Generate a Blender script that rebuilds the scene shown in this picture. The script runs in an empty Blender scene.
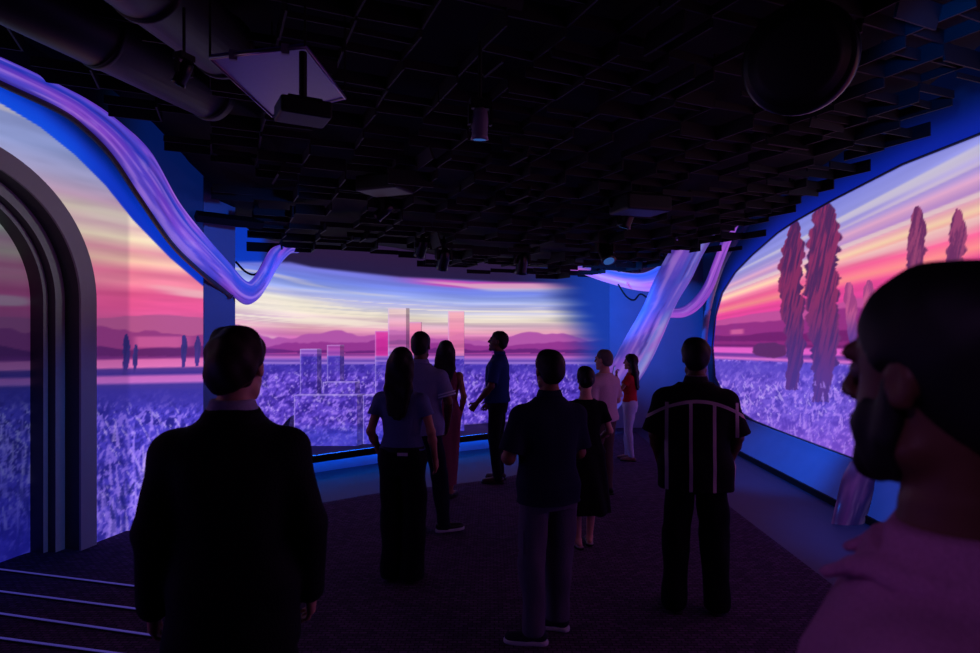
import bpy, math, random
import numpy as np
from mathutils import Vector, Matrix

random.seed(7); RNG = np.random.RandomState(7)
S = bpy.context.scene
COL = S.collection
F = 620.0; CX = 490.0; HY = 324.0; EYE = 1.90        # focal length in pixels, horizon row, eye height

# ---------------------------------------------------------------- camera
cam_d = bpy.data.cameras.new('camera'); cam = bpy.data.objects.new('camera', cam_d); COL.objects.link(cam)
cam.location = (0, 0, EYE); cam.rotation_euler = (math.radians(90), 0, 0)
cam_d.sensor_width = 36; cam_d.lens = F / 980 * 36; cam_d.shift_y = (HY - 326.5) / 980
cam_d.clip_start = 0.05; cam_d.clip_end = 60
cam_d.dof.use_dof = True; cam_d.dof.focus_distance = 6.0; cam_d.dof.aperture_fstop = 3.4
S.camera = cam
# ---------------------------------------------------------------- world, exposure
w = bpy.data.worlds.new('world'); S.world = w; w.use_nodes = True
w.node_tree.nodes['Background'].inputs[0].default_value = (0.05, 0.03, 0.12, 1)
w.node_tree.nodes['Background'].inputs[1].default_value = 0.02
S.view_settings.view_transform = 'Standard'; S.view_settings.look = 'None'
S.view_settings.exposure = 0.0; S.view_settings.gamma = 1.0; S.view_settings.use_curve_mapping = False
try: S.cycles.use_denoising = True
except Exception: pass

def spot(name, loc, target, color, power, size=60, blend=0.8, radius=0.08):
    d = bpy.data.lights.new(name, 'SPOT'); d.color = color; d.energy = power
    d.spot_size = math.radians(size); d.spot_blend = blend; d.shadow_soft_size = radius
    o = bpy.data.objects.new(name, d); COL.objects.link(o); o.location = loc
    o.rotation_euler = (Vector(target) - Vector(loc)).to_track_quat('-Z', 'Y').to_euler()
    return o
BLUE = (0.0, 0.17, 1.0)
spot('blue_wash_light', (-0.6, 5.2, 3.0), (-3.0, 6.9, 2.3), BLUE, 130, 52)
spot('blue_wash_light', (-1.4, 7.0, 2.45), (-3.4, 8.3, 2.2), BLUE, 90, 48)
spot('blue_wash_light', (1.0, 8.6, 2.3), (3.1, 11.3, 2.2), BLUE, 480, 62)
spot('blue_wash_light', (2.2, 6.4, 2.9), (3.7, 7.9, 0.1), BLUE, 420, 46)
spot('blue_wash_light', (2.4, 4.4, 3.0), (3.7, 5.4, 0.0), BLUE, 260, 46)
spot('blue_wash_light', (1.9, 2.8, 3.3), (3.9, 4.8, 3.75), BLUE, 160, 42)
spot('arch_fill_light', (0.7, 4.7, 2.7), (-3.5, 4.75, 2.65), (0.9, 0.92, 1.0), 45, 30, 1.0)  # added fill without a fitting, lifts the arch face
spot('blue_wash_light', (-0.9, 4.4, 3.0), (-3.4, 5.0, 0.6), BLUE, 60, 45, 1.0)
spot('foreground_fill_light', (-0.6, -0.6, 2.9), (0.5, 0.6, 1.45), (0.62, 0.27, 1.0), 20.0, 36)  # added fill from behind the camera for the foreground man

# ---------------------------------------------------------------- helpers
def lin(c):
    c = np.asarray(c, float) / 255.0
    return np.where(c <= 0.04045, c / 12.92, ((c + 0.055) / 1.055) ** 2.4)
def at(px, py, d):
    return Vector(((px - CX) / F * d, d, EYE - (py - HY) / F * d))
def proj(P):
    y = np.maximum(P[:, 1], 0.6)
    return CX + F * P[:, 0] / y, HY + F * (EYE - P[:, 2]) / y

def tag(o, label=None, cat=None, group=None, kind=None):
    if label: o['label'] = label
    if cat: o['category'] = cat
    if group: o['group'] = group
    if kind: o['kind'] = kind
    return o
def empty(name, loc=(0, 0, 0), rz=0.0):
    o = bpy.data.objects.new(name, None); COL.objects.link(o); o.location = loc; o.rotation_euler = (0, 0, rz)
    o.empty_display_size = 0.1
    return o
def mesh_obj(name, V, Fc, mat=None, parent=None, smooth=False):
    me = bpy.data.meshes.new(name)
    if isinstance(V, np.ndarray) and isinstance(Fc, np.ndarray):
        n = Fc.shape[1]
        me.vertices.add(len(V)); me.vertices.foreach_set('co', V.astype(np.float32).ravel())
        me.loops.add(Fc.size); me.loops.foreach_set('vertex_index', Fc.astype(np.int32).ravel())
        me.polygons.add(len(Fc)); me.polygons.foreach_set('loop_start', np.arange(0, Fc.size, n, dtype=np.int32))
        me.polygons.foreach_set('loop_total', np.full(len(Fc), n, dtype=np.int32))
        me.update(calc_edges=True)
    else:
        me.from_pydata([tuple(v) for v in V], [], [tuple(f) for f in Fc]); me.update()
    if smooth: me.polygons.foreach_set('use_smooth', np.ones(len(me.polygons), dtype=bool))
    if mat: me.materials.append(mat)
    o = bpy.data.objects.new(name, me); COL.objects.link(o)
    if parent: o.parent = parent
    return o
class MB:
    def __init__(s): s.v = []; s.f = []
    def add(s, vs, fs):
        b = len(s.v); s.v += [tuple(v) for v in vs]; s.f += [tuple(i + b for i in f) for f in fs]; return s
    def box(s, c, h, rz=0.0, M=None):
        vs = []
        R = Matrix.Rotation(rz, 3, 'Z') if M is None else M
        for x in (-1, 1):
            for y in (-1, 1):
                for z in (-1, 1): vs.append(Vector(c) + R @ Vector((x * h[0], y * h[1], z * h[2])))
        return s.add(vs, [(0, 1, 3, 2), (4, 6, 7, 5), (0, 4, 5, 1), (2, 3, 7, 6), (0, 2, 6, 4), (1, 5, 7, 3)])
    def tube(s, pts, r, n=10, cap=True):
        pts = [Vector(p) for p in pts]; rings = []
        rs = r if isinstance(r, (list, tuple)) else [r] * len(pts)
        up = Vector((0, 0, 1))
        for i, p in enumerate(pts):
            t = (pts[min(i + 1, len(pts) - 1)] - pts[max(i - 1, 0)]).normalized()
            a = t.cross(up if abs(t.z) < 0.9 else Vector((1, 0, 0))).normalized(); b = t.cross(a)
            rings.append([p + (a * math.cos(2 * math.pi * k / n) + b * math.sin(2 * math.pi * k / n)) * rs[i] for k in range(n)])
        vs = [v for rg in rings for v in rg]
        fs = [(i * n + k, i * n + (k + 1) % n, (i + 1) * n + (k + 1) % n, (i + 1) * n + k) for i in range(len(pts) - 1) for k in range(n)]
        if cap: fs += [tuple(range(n))[::-1], tuple((len(pts) - 1) * n + k for k in range(n))]
        return s.add(vs, fs)
    def prism(s, poly, z0, z1):
        n = len(poly)
        vs = [(x, y, z0) for x, y in poly] + [(x, y, z1) for x, y in poly]
        fs = [tuple(range(n))[::-1], tuple(range(n, 2 * n))] + [(i, (i + 1) % n, n + (i + 1) % n, n + i) for i in range(n)]
        return s.add(vs, fs)
    def build(s, name, mat, parent=None, smooth=False): return mesh_obj(name, s.v, s.f, mat, parent, smooth)
def smooth_path(pts, n):
    P = np.array(pts, float); t = np.linspace(0, len(P) - 1, n); i = np.minimum(t.astype(int), len(P) - 2); u = (t - i)[:, None]
    g = lambda k: P[np.clip(i + k, 0, len(P) - 1)]
    p0, p1, p2, p3 = g(-1), g(0), g(1), g(2)
    return 0.5 * (2 * p1 + (p2 - p0) * u + (2 * p0 - 5 * p1 + 4 * p2 - p3) * u ** 2 + (3 * p1 - p0 - 3 * p2 + p3) * u ** 3)

# ---------------------------------------------------------------- materials
def mat(name, col, rough=0.7, spec=0.3, metal=0.0, noise=0.0, nscale=30.0, bump=0.0, srgb=True, emit=None, estr=1.0):
    m = bpy.data.materials.new(name); m.use_nodes = True; nt = m.node_tree; b = nt.nodes['Principled BSDF']
    c = tuple(lin(col)) if srgb else tuple(col)
    b.inputs['Base Color'].default_value = (*c, 1); b.inputs['Roughness'].default_value = rough
    b.inputs['Specular IOR Level'].default_value = spec; b.inputs['Metallic'].default_value = metal
    tc = nt.nodes.new('ShaderNodeTexCoord'); nz = nt.nodes.new('ShaderNodeTexNoise')
    nz.inputs['Scale'].default_value = nscale; nz.inputs['Detail'].default_value = 4
    nt.links.new(tc.outputs['Object'], nz.inputs['Vector'])
    if noise:
        mx = nt.nodes.new('ShaderNodeMixRGB'); mx.blend_type = 'MIX'
        mx.inputs[1].default_value = (*[x * (1 - noise) for x in c], 1); mx.inputs[2].default_value = (*[min(1, x * (1 + noise)) for x in c], 1)
        nt.links.new(nz.outputs['Fac'], mx.inputs[0]); nt.links.new(mx.outputs[0], b.inputs['Base Color'])
    if bump:
        bp = nt.nodes.new('ShaderNodeBump'); bp.inputs['Strength'].default_value = bump; bp.inputs['Distance'].default_value = 0.01
        nt.links.new(nz.outputs['Fac'], bp.inputs['Height']); nt.links.new(bp.outputs[0], b.inputs['Normal'])
    if emit is not None:
        b.inputs['Emission Color'].default_value = (*lin(emit), 1); b.inputs['Emission Strength'].default_value = estr
    return m
def projected(name, base, rough=0.6, strength=1.0):
    """a surface that carries the show's picture (attribute 'picture', linear light)"""
    m = mat(name, base, rough, 0.2, noise=0.15, nscale=8)
    nt = m.node_tree; b = nt.nodes['Principled BSDF']
    a = nt.nodes.new('ShaderNodeAttribute'); a.attribute_name = 'picture'
    nt.links.new(a.outputs['Color'], b.inputs['Emission Color']); b.inputs['Emission Strength'].default_value = strength  # projected light is put into the surface's own emission
    return m
def set_picture(o, rgb):
    rgb = np.clip(rgb, 0, 255); L = lin(rgb)
    at_ = o.data.attributes.new('picture', 'FLOAT_COLOR', 'POINT')
    at_.data.foreach_set('color', np.concatenate([L, np.ones((len(L), 1))], 1).astype(np.float32).ravel())

M_wall = projected('painted_screen_wall', (62, 60, 78))
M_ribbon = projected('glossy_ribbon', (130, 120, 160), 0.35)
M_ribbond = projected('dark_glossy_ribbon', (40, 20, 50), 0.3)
M_block = projected('matte_white_block', (90, 88, 110))
M_blackwall = mat('black_paint', (9, 9, 12), 0.8, noise=0.2)
M_bluewall = mat('blue_wash_plaster', (130, 140, 175), 0.7, noise=0.1, nscale=4)
M_hard = mat('sealed_hard_floor', (60, 56, 76), 0.55, 0.3, noise=0.12, nscale=6)
M_archface = mat('satin_arch_face', (190, 182, 186), 0.5, noise=0.1, nscale=5)
M_archdark = mat('dark_arch_step', (70, 68, 76), 0.5, noise=0.1)  # reveals darker than the step faces: shade put into the colour
M_archlight = mat('pale_arch_step', (200, 206, 205), 0.5, noise=0.1)  # room-facing steps paler: the light they catch is in the colour
M_lip = mat('bronze_grey_lip', (98, 90, 92), 0.5, noise=0.15)
M_black = mat('black_metal', (10, 9, 12), 0.55, 0.3, noise=0.3)
M_baffle = mat('dark_baffle_board', (21, 19, 24), 0.7, 0.3, noise=0.3, nscale=4)
M_duct = mat('black_duct', (17, 15, 20), 0.5, 0.4, noise=0.2)
M_glosspl = mat('gloss_black_plastic', (9, 9, 12), 0.35, 0.4, noise=0.2)
M_lens = mat('lens_glass', (30, 30, 45), 0.05, 0.9, emit=(60, 110, 200), estr=0.5)
M_led = mat('blue_led_strip', (10, 40, 160), 0.4, emit=(10, 110, 255), estr=9.0)
M_steplight = mat('step_light_strip', (140, 130, 190), 0.4, emit=(75, 68, 165), estr=0.42)
M_grey = mat('pale_grey_ramp', (120, 115, 130), 0.6, noise=0.1)

# carpet: dark woven with fine rows
M_carpet = mat('woven_carpet', (48, 36, 48), 0.95, 0.1, noise=0.45, nscale=60, bump=0.5)
def carpet_rows(m):
    nt = m.node_tree; b = nt.nodes['Principled BSDF']
    tc = nt.nodes.new('ShaderNodeTexCoord'); wv = nt.nodes.new('ShaderNodeTexBrick')
    wv.inputs['Scale'].default_value = 9.0; wv.inputs['Mortar Size'].default_value = 0.03
    wv.inputs['Color1'].default_value = (*lin((94, 68, 98)), 1); wv.inputs['Color2'].default_value = (*lin((66, 48, 72)), 1); wv.inputs['Mortar'].default_value = (*lin((38, 30, 42)), 1)
    nt.links.new(tc.outputs['Object'], wv.inputs['Vector'])
    nz = [n for n in nt.nodes if n.type == 'TEX_NOISE'][0]
    mx = nt.nodes.new('ShaderNodeMixRGB'); mx.blend_type = 'OVERLAY'; mx.inputs[0].default_value = 0.6
    nt.links.new(wv.outputs['Color'], mx.inputs[1]); nt.links.new(nz.outputs['Fac'], mx.inputs[2]); nt.links.new(mx.outputs[0], b.inputs['Base Color'])
carpet_rows(M_carpet)

# ---------------------------------------------------------------- the show's picture
def vnoise(x, y, seed=0):
    r = np.random.RandomState(seed); T = r.rand(256, 256)
    xi = np.floor(x).astype(int); yi = np.floor(y).astype(int); fx = x - xi; fy = y - yi
    fx = fx * fx * (3 - 2 * fx); fy = fy * fy * (3 - 2 * fy); g = lambda a, b: T[a % 256, b % 256]
    return (g(xi, yi) * (1 - fx) + g(xi + 1, yi) * fx) * (1 - fy) + (g(xi, yi + 1) * (1 - fx) + g(xi + 1, yi + 1) * fx) * fy
def fbm(x, y, seed=0, o=4):
    s = 0; a = 0.5; n = 0
    for k in range(o): s = s + a * vnoise(x * 2 ** k, y * 2 ** k, seed + k); n += a; a *= 0.5
    return s / n
def ramp(v, keys):
    ks = [k[0] for k in keys]; return np.stack([np.interp(v, ks, [k[1][c] for k in keys]) for c in range(3)], -1)
def mixc(a, b, t): t = np.clip(t, 0, 1)[..., None]; return a * (1 - t) + np.array(b, float) * t
def sstep(e0, e1, x): t = np.clip((x - e0) / (e1 - e0), 0, 1); return t * t * (3 - 2 * t)
def streaks(c, px, v, amp, ks=0.010, kv=0.28, seed=3):
    n = fbm(px * ks, v * kv, seed, 3)
    c = c * (1 + amp * (n - 0.5)[..., None])
    h = sstep(0.62, 0.80, fbm(px * ks * 0.8 + 9, v * kv * 0.7 + 5, seed + 11, 2))
    return mixc(c, (238, 222, 205), h * 0.55)
def lavender(px, py, top, scale, seed, hi=(160, 122, 244), lo=(44, 26, 132), mid=(92, 64, 196)):
    """a flowering field: mottled clumps, leafy flecks and upright spikes"""
    sx, sy = px / scale, (py - top) / scale
    n1 = fbm(sx * 0.13, sy * 0.17, seed, 4); n2 = fbm(sx * 0.5 + 0.25 * sy, sy * 0.42, seed + 5, 3); n3 = fbm(sx * 0.55 - 0.3 * sy, sy * 0.25, seed + 9, 3)
    c = np.zeros(px.shape + (3,)) + np.array(mid, float)
    c = mixc(c, lo, sstep(0.45, 0.72, n1) * 0.8); c = mixc(c, hi, sstep(0.55, 0.68, n2) * 0.75)
    c = mixc(c, (215, 190, 255), sstep(0.68, 0.76, n3) * 0.55)
    c = mixc(c, lo, sstep(0.62, 0.74, 1 - n2) * 0.6)
    return c
def spikes(c, px, py, rng, count, x0, x1, y0, y1, h, wd, col, col2):
    for _ in range(count):
        bx = rng.uniform(x0, x1); by = rng.uniform(y0, y1); k = (by - y0) / max(1, y1 - y0); hh = h * (0.5 + k) * rng.uniform(0.6, 1.3)
        m = (np.abs(px - bx) < wd * 4) & (py > by - hh) & (py < by)
        if not m.any(): continue
        X = px[m] - bx - 1.5 * wd * math.sin(rng.uniform(0, 6)) * (by - py[m]) / hh; Yy = (by - py[m]) / hh
        wob = wd * (0.6 + 0.9 * np.abs(np.sin(Yy * hh * 0.9 + bx))) * (1 - Yy) ** 0.5
        a = sstep(wob, wob * 0.4, np.abs(X)) * rng.uniform(0.35, 0.8)
        c[m] = mixc(c[m], col if rng.random() < 0.7 else col2, a)
    return c
def poplar(c, px, py, x, y0, y1, wd, col, dark):
    t = (py - y0) / (y1 - y0); prof = np.sin(np.clip(t, 0, 1) ** 0.62 * math.pi * 0.86 + 0.05) ** 0.8
    edge = wd * prof * (0.62 + 0.75 * fbm(np.sign(px - x) * 3 + x, py * 0.16, int(x) % 50, 4))
    a = sstep(1.08, 0.92, np.abs(px - x + 2 * np.sin(py * 0.05)) / np.maximum(edge, 0.1)) * ((t > 0) & (t < 1.0))
    n = fbm((px - x) * 0.55 + py * 0.12, py * 0.05, int(x) % 60 + 3, 4)
    tc = mixc(np.zeros(px.shape + (3,)) + np.array(col, float), dark, sstep(0.35, 0.65, n) * 0.85)
    tc = mixc(tc, (72, 50, 140), sstep(0.4, 0.95, t) * 0.75)
    a = a[..., None]; return c * (1 - a) + tc * a

def ridge(c, px, v, base, amp, k, seed, col, soft=0.7):
    y = base - amp * (fbm(px * k, px * 0 + seed, seed, 4) - 0.35) * 2
    return mixc(c, col, sstep(-soft, soft, v - y))

def paint_back(px, py, block=False):
    sh = np.interp(px, [225, 300, 370, 470, 620], [-24, -15, -8, 0, 0]); f = np.clip((345 - py) / 60, 0, 1.2); v = py - sh * f
    c = ramp(v, [(270, (96, 84, 165)), (276, (96, 92, 190)), (284, (112, 112, 210)), (294, (112, 130, 222)), (302, (150, 166, 228)), (309, (176, 176, 222)),
                 (315, (212, 208, 222)), (320, (236, 224, 205)), (326, (206, 172, 190)), (332, (232, 168, 186)), (337, (204, 118, 172)), (342, (190, 90, 168))])
    c = mixc(c, (208, 70, 176), sstep(380, 450, px) * sstep(5, 2, np.abs(v - 285)) * 0.85)
    c = mixc(c, (248, 240, 208), sstep(370, 270, px) * sstep(7, 1.5, np.abs(v - 313)) * 0.85)
    c = streaks(c, px, v, 0.30)
    s1 = fbm(px * 0.006, v * 0.5, 40, 3); c = mixc(c, (250, 238, 215), sstep(0.58, 0.72, s1) * sstep(300, 312, v) * sstep(336, 326, v) * 0.7)
    c = ridge(c, px, v, 339, 9, 0.022, 21, (176, 84, 166)); c = ridge(c, px, v, 345, 6, 0.03, 25, (146, 52, 142)); c = ridge(c, px, v, 351, 3, 0.05, 27, (104, 34, 118))
    low = ramp(py, [(350, (104, 34, 118)), (353, (168, 62, 150)), (355, (120, 52, 140)), (357, (196, 104, 190)), (359, (150, 96, 196)), (361, (92, 66, 172)), (363, (160, 120, 214)), (365, (70, 56, 170))])
    c = np.where((py > 353)[..., None], low, c)
    L = lavender(px, py, 364, 1.15, 60); c = np.where((py > 364.5)[..., None], L, c)
    c = mixc(c, (60, 46, 165), sstep(364, 366, py) * sstep(378, 366, py) * 0.75)
    m = sstep(420, 436, py); c = mixc(c, (50, 60, 190), m * 0.5)
    return c
def paint_left(P):
    px, py = proj(P); z = P[:, 2]
    v = -z * 100
    c = ramp(v, [(-420, (140, 155, 215)), (-330, (158, 172, 222)), (-312, (186, 180, 216)), (-298, (214, 176, 196)), (-288, (240, 222, 196)), (-278, (226, 186, 186)), (-268, (246, 226, 190)), (-258, (236, 158, 168)),
                 (-248, (246, 196, 170)), (-238, (236, 120, 150)), (-228, (248, 140, 160)), (-218, (240, 92, 146)), (-205, (226, 84, 142)), (-196, (206, 84, 140))])
    c = streaks(c, px, v * 0.5, 0.22, 0.012, 0.22, 8)
    c = ridge(c, px, py, 318, 5, 0.012, 31, (178, 84, 136)); c = ridge(c, px, py, 332, 9, 0.02, 33, (146, 56, 122)); c = ridge(c, px, py, 349, 4, 0.03, 35, (96, 34, 100))
    pk = sstep(130, 140, px) * sstep(200, 175, px) * sstep(7, 4, np.abs(py - 342)) ; c = mixc(c, (206, 92, 152), pk * 0.8)
    low = ramp(py - (px - 140) * -0.02, [(352, (96, 34, 100)), (358, (120, 44, 120)), (360, (216, 106, 172)), (367, (226, 116, 184)), (369, (84, 54, 140)), (374, (64, 46, 140)), (377, (200, 104, 190)), (382, (196, 110, 200)), (385, (66, 52, 150)), (400, (66, 54, 168))])
    c = np.where((py > 356)[..., None], low, c)
    c = poplar(c, px, py, 124.5, 334, 375, 3.6, (48, 40, 108), (40, 34, 96)); c = poplar(c, px, py, 134, 344, 373, 2.4, (60, 46, 120), (44, 38, 100))
    c = poplar(c, px, py, 182, 335, 367, 3.0, (56, 44, 118), (44, 38, 100)); c = poplar(c, px, py, 196, 336, 366, 3.0, (70, 48, 122), (50, 40, 104))
    L = lavender(px, py, 392, 1.7, 80, (150, 120, 245), (34, 30, 130), (74, 62, 198))
    t = sstep(389, 398, py + 6 * (fbm(px * 0.15, px * 0, 4, 2) - 0.5)); c = c * (1 - t[..., None]) + L * t[..., None]
    c = mixc(c, (56, 48, 158), sstep(386, 392, py) * sstep(416, 398, py) * 0.8)
    c = spikes(c, px, py, random.Random(3), 160, -60, 205, 425, 560, 30, 2.2, (160, 130, 250), (206, 176, 250))
    c = spikes(c, px, py, random.Random(4), 90, -60, 205, 430, 560, 16, 3.0, (28, 30, 120), (40, 40, 150))
    c = mixc(c, (10, 8, 60), sstep(132, 126, px) * 0.16)
    return c
def paint_right(P):
    px, py = proj(P)
    fac = 1 + np.clip(px - 733, -40, 1500) * 0.0077; v = np.where(py < 340, 340 + (py - 340) / fac, 340 + (py - 340) / (1 + (np.clip(px, 700, 1500) - 733) * 0.002))
    c = ramp(v, [(262, (128, 132, 218)), (274, (150, 150, 222)), (281, (176, 150, 214)), (284, (222, 166, 200)), (288, (186, 140, 204)), (292, (236, 170, 180)), (295, (246, 208, 172)), (299, (238, 128, 160)), (303, (244, 96, 150)), (308, (250, 142, 140)),
                 (312, (236, 74, 150)), (318, (222, 66, 150))])
    c = streaks(c, px, v, 0.16, 0.004, 0.35, 14)
    c = ridge(c, px, v, 319, 6, 0.012, 51, (190, 78, 150)); c = ridge(c, px, v, 327, 5, 0.02, 53, (146, 46, 126)); c = ridge(c, px, v, 335, 3, 0.03, 55, (112, 30, 104))
    c = mixc(c, (226, 110, 160), sstep(3.2, 1.5, np.abs(v - 332)) * sstep(9, 4, np.abs(px - 737)) * 0.7)
    low = ramp(v, [(338, (112, 30, 104)), (343, (140, 40, 120)), (346, (104, 28, 104)), (348, (224, 92, 196)), (352, (230, 96, 200)), (354, (104, 54, 150)), (356, (130, 60, 160)), (358, (222, 116, 206)), (361, (90, 66, 176))])
    c = np.where((v > 341)[..., None], low, c)
    c = mixc(c, (92, 40, 98), sstep(1.1, 0.8, ((px - 770) / 18) ** 2 + ((py - 350) / 8) ** 2 + 0.6 * (fbm(px * .2, py * .2, 2, 2) - .5)))
    L = lavender(px, py, 360, 1.35, 100, (168, 128, 240), (72, 50, 168), (112, 84, 208)); L = mixc(L, (150, 84, 206), sstep(400, 455, py) * 0.45)
    c = np.where((v > 360)[..., None], L, c)
    c = mixc(c, (84, 66, 190), sstep(360, 363, v) * sstep(385, 366, py) * 0.7)
    c = poplar(c, px, py, 916, 206, 345, 9.5, (150, 66, 110), (96, 40, 92)); c = poplar(c, px, py, 956, 209, 345, 9, (150, 66, 112), (100, 42, 94))
    c = poplar(c, px, py, 851, 282, 345, 6, (190, 84, 140), (150, 60, 124)); c = poplar(c, px, py, 871, 280, 345, 6, (196, 86, 140), (150, 62, 124))
    c = poplar(c, px, py, 793, 220, 390, 11.5, (132, 44, 92), (66, 34, 86)); c = poplar(c, px, py, 823, 201, 402, 17, (136, 46, 96), (68, 36, 88))
    c = spikes(c, px, py, random.Random(8), 260, 712, 990, 385, 470, 12, 1.4, (172, 132, 235), (110, 76, 200))
    return c

# ---------------------------------------------------------------- SETTING
def floor_mesh():
    m = MB(); m.add([(-6, -3, 0), (6, -3, 0), (6, 13, 0), (-6, 13, 0)], [(0, 1, 2, 3)])
    return m.build('floor', M_hard)
tag(floor_mesh(), kind='structure')
cp = smooth_path([(-3.45, 5.6), (-2.6, 6.0), (-1.78, 6.55), (-1.15, 6.98), (-0.38, 7.32), (0.38, 7.8), (1.2, 8.7), (1.8, 9.8), (2.2, 10.7), (2.55, 10.9)], 50)
poly = [(-3.6, -2.0)] + [(2.48, -2.0), (2.48, 8.0)][0:2] + [tuple(p) for p in cp[::-1]] + [(-3.9, 5.0), (-4.2, 3.0)]
m = MB(); m.prism(poly, 0.001, 0.012); tag(m.build('floor_carpet', M_carpet), kind='structure')

WX = lambda y: -4.85 + 0.27 * y                        # plan of the left wall
def grid_wall(name, path, z0, z1, step, paint, m, zs=None, kind='structure'):
    """path: plan points (x, y); a fine grid so that the picture sits in the mesh's own colours"""
    P = np.array(path, float); L = np.r_[0, np.cumsum(np.hypot(*np.diff(P, axis=0).T))]
    s = np.linspace(0, L[-1], int(L[-1] / step) + 1); x = np.interp(s, L, P[:, 0]); y = np.interp(s, L, P[:, 1])
    z = np.linspace(z0, z1, int((z1 - z0) / step) + 1) if zs is None else zs
    nx, nz = len(s), len(z)
    V = np.stack([np.repeat(x, nz), np.repeat(y, nz), np.tile(z, nx)], 1)
    i = np.arange(nx - 1)[:, None] * nz + np.arange(nz - 1)[None]; i = i.ravel()
    Fc = np.stack([i, i + nz, i + nz + 1, i + 1], 1)
    o = mesh_obj(name, V, Fc, m); set_picture(o, paint(V)); tag(o, kind=kind)
    return o
ltx = [-400, -40, 0, 40, 75, 105, 133, 170, 204]; lty = [60, 86, 103, 127, 155, 185, 220, 258, 287]
def left_pic(P):
    px, py = proj(P); c = paint_left(P)
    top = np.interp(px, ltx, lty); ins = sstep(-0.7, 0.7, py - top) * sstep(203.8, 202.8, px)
    blue = np.zeros_like(c) + np.array((6, 50, 190.)); g = sstep(30, 0, top - py)  # blue light round the picture painted into the emission, strongest at its edge
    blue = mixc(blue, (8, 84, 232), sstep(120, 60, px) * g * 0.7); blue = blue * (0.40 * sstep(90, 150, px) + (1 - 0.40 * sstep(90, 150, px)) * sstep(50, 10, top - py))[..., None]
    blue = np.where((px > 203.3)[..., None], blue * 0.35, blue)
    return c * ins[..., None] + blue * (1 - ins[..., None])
AC = 4.19; AR = 1.17; ASP = 2.08; TL = math.hypot(1, 0.27)   # arch: centre along y, outer radius, springing height
# left wall with the arch opening: grid with the opening's faces left out
def wall_left():
    step = 0.011
    y = np.arange(-1.6, 6.64, step); y = np.r_[np.arange(-1.6, 2.6, 0.08), np.arange(2.6, 6.6301, step)]
    z = np.arange(0, 4.4, step); nx, nz = len(y), len(z)
    V = np.stack([WX(np.repeat(y, nz)), np.repeat(y, nz), np.tile(z, nx)], 1)
    i = (np.arange(nx - 1)[:, None] * nz + np.arange(nz - 1)[None]).ravel()
    Fc = np.stack([i, i + nz, i + nz + 1, i + 1], 1)
    cen = V[i] + 0; s = (cen[:, 1] - AC) * TL; r0 = AR - 0.07
    hole = (np.abs(s) < r0) & ((cen[:, 2] < ASP) | (s ** 2 + (cen[:, 2] - ASP) ** 2 < r0 ** 2))
    Fc = Fc[~hole]
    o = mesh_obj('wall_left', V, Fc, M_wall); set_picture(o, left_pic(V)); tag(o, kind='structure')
wall_left()
# nested arch trim
U = Vector((0.27, 1, 0)).normalized(); N_in = Vector((1, -0.27, 0)).normalized()   # along the wall, into the room
def arch_pt(r, a, depth):   # a from 0 (right foot) .. ; depth measured behind the wall
    c = Vector((WX(AC), AC, 0))
    if a < 0: s, z = r, ASP * (1 + a)
    elif a > 1: s, z = -r, ASP * (2 - a)
    else: s, z = r * math.cos(a * math.pi), ASP + r * math.sin(a * math.pi)
    return c + U * s - N_in * depth + Vector((0, 0, max(z, 0.0)))
AA = [-1, -0.6, -0.2] + [k / 48 for k in range(49)] + [1.2, 1.6, 2.0]
def arch_strip(prof, name, m, parent):
    n = len(prof); vs = [arch_pt(r, a, d) for a in AA for r, d in prof]
    fs = [(i * n + k, (i + 1) * n + k, (i + 1) * n + k + 1, i * n + k + 1) for i in range(len(AA) - 1) for k in range(n - 1)]
    return mesh_obj(name, vs, fs, m, parent, False)
arch = empty('trim_1', (WX(AC), AC, 0)); tag(arch, kind='structure')
def unpar(o, p): o.matrix_parent_inverse = p.matrix_world.inverted(); return o
bpy.context.view_layer.update()
def arch_part(prof, name, m): return unpar(arch_strip(prof, name, m, arch), arch)
arch_part([(AR, 0.01), (AR, -0.05), (AR - 0.15, -0.05), (AR - 0.15, -0.03)], 'arch_face', M_archface)
arch_part([(AR - 0.15, -0.03), (AR - 0.15, 0.12)], 'arch_step', M_archdark)
arch_part([(AR - 0.15, 0.12), (AR - 0.235, 0.12)], 'arch_step', M_archlight)
arch_part([(AR - 0.235, 0.12), (AR - 0.235, 0.20)], 'arch_step', M_archdark)
arch_part([(AR - 0.235, 0.20), (AR - 0.275, 0.20)], 'arch_step', M_archlight)
arch_part([(AR - 0.275, 0.20), (AR - 0.275, 0.34)], 'arch_step', M_archdark)
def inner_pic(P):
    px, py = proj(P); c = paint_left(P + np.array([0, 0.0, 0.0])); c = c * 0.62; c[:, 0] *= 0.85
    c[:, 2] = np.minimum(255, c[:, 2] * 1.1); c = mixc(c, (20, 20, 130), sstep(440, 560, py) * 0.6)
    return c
q0 = Vector((WX(AC), AC, 0)) - N_in * 0.34
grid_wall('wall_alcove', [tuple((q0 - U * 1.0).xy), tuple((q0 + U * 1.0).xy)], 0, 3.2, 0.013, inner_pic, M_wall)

# pillar at the end of the left wall
m = MB(); m.prism([(WX(6.63) , 6.63), (-2.86, 6.96), (-3.62, 8.7), (-4.4, 8.7), (-4.4, 6.63)], 0, 4.4)
tag(m.build('wall_pillar', M_bluewall), kind='structure')

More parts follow.
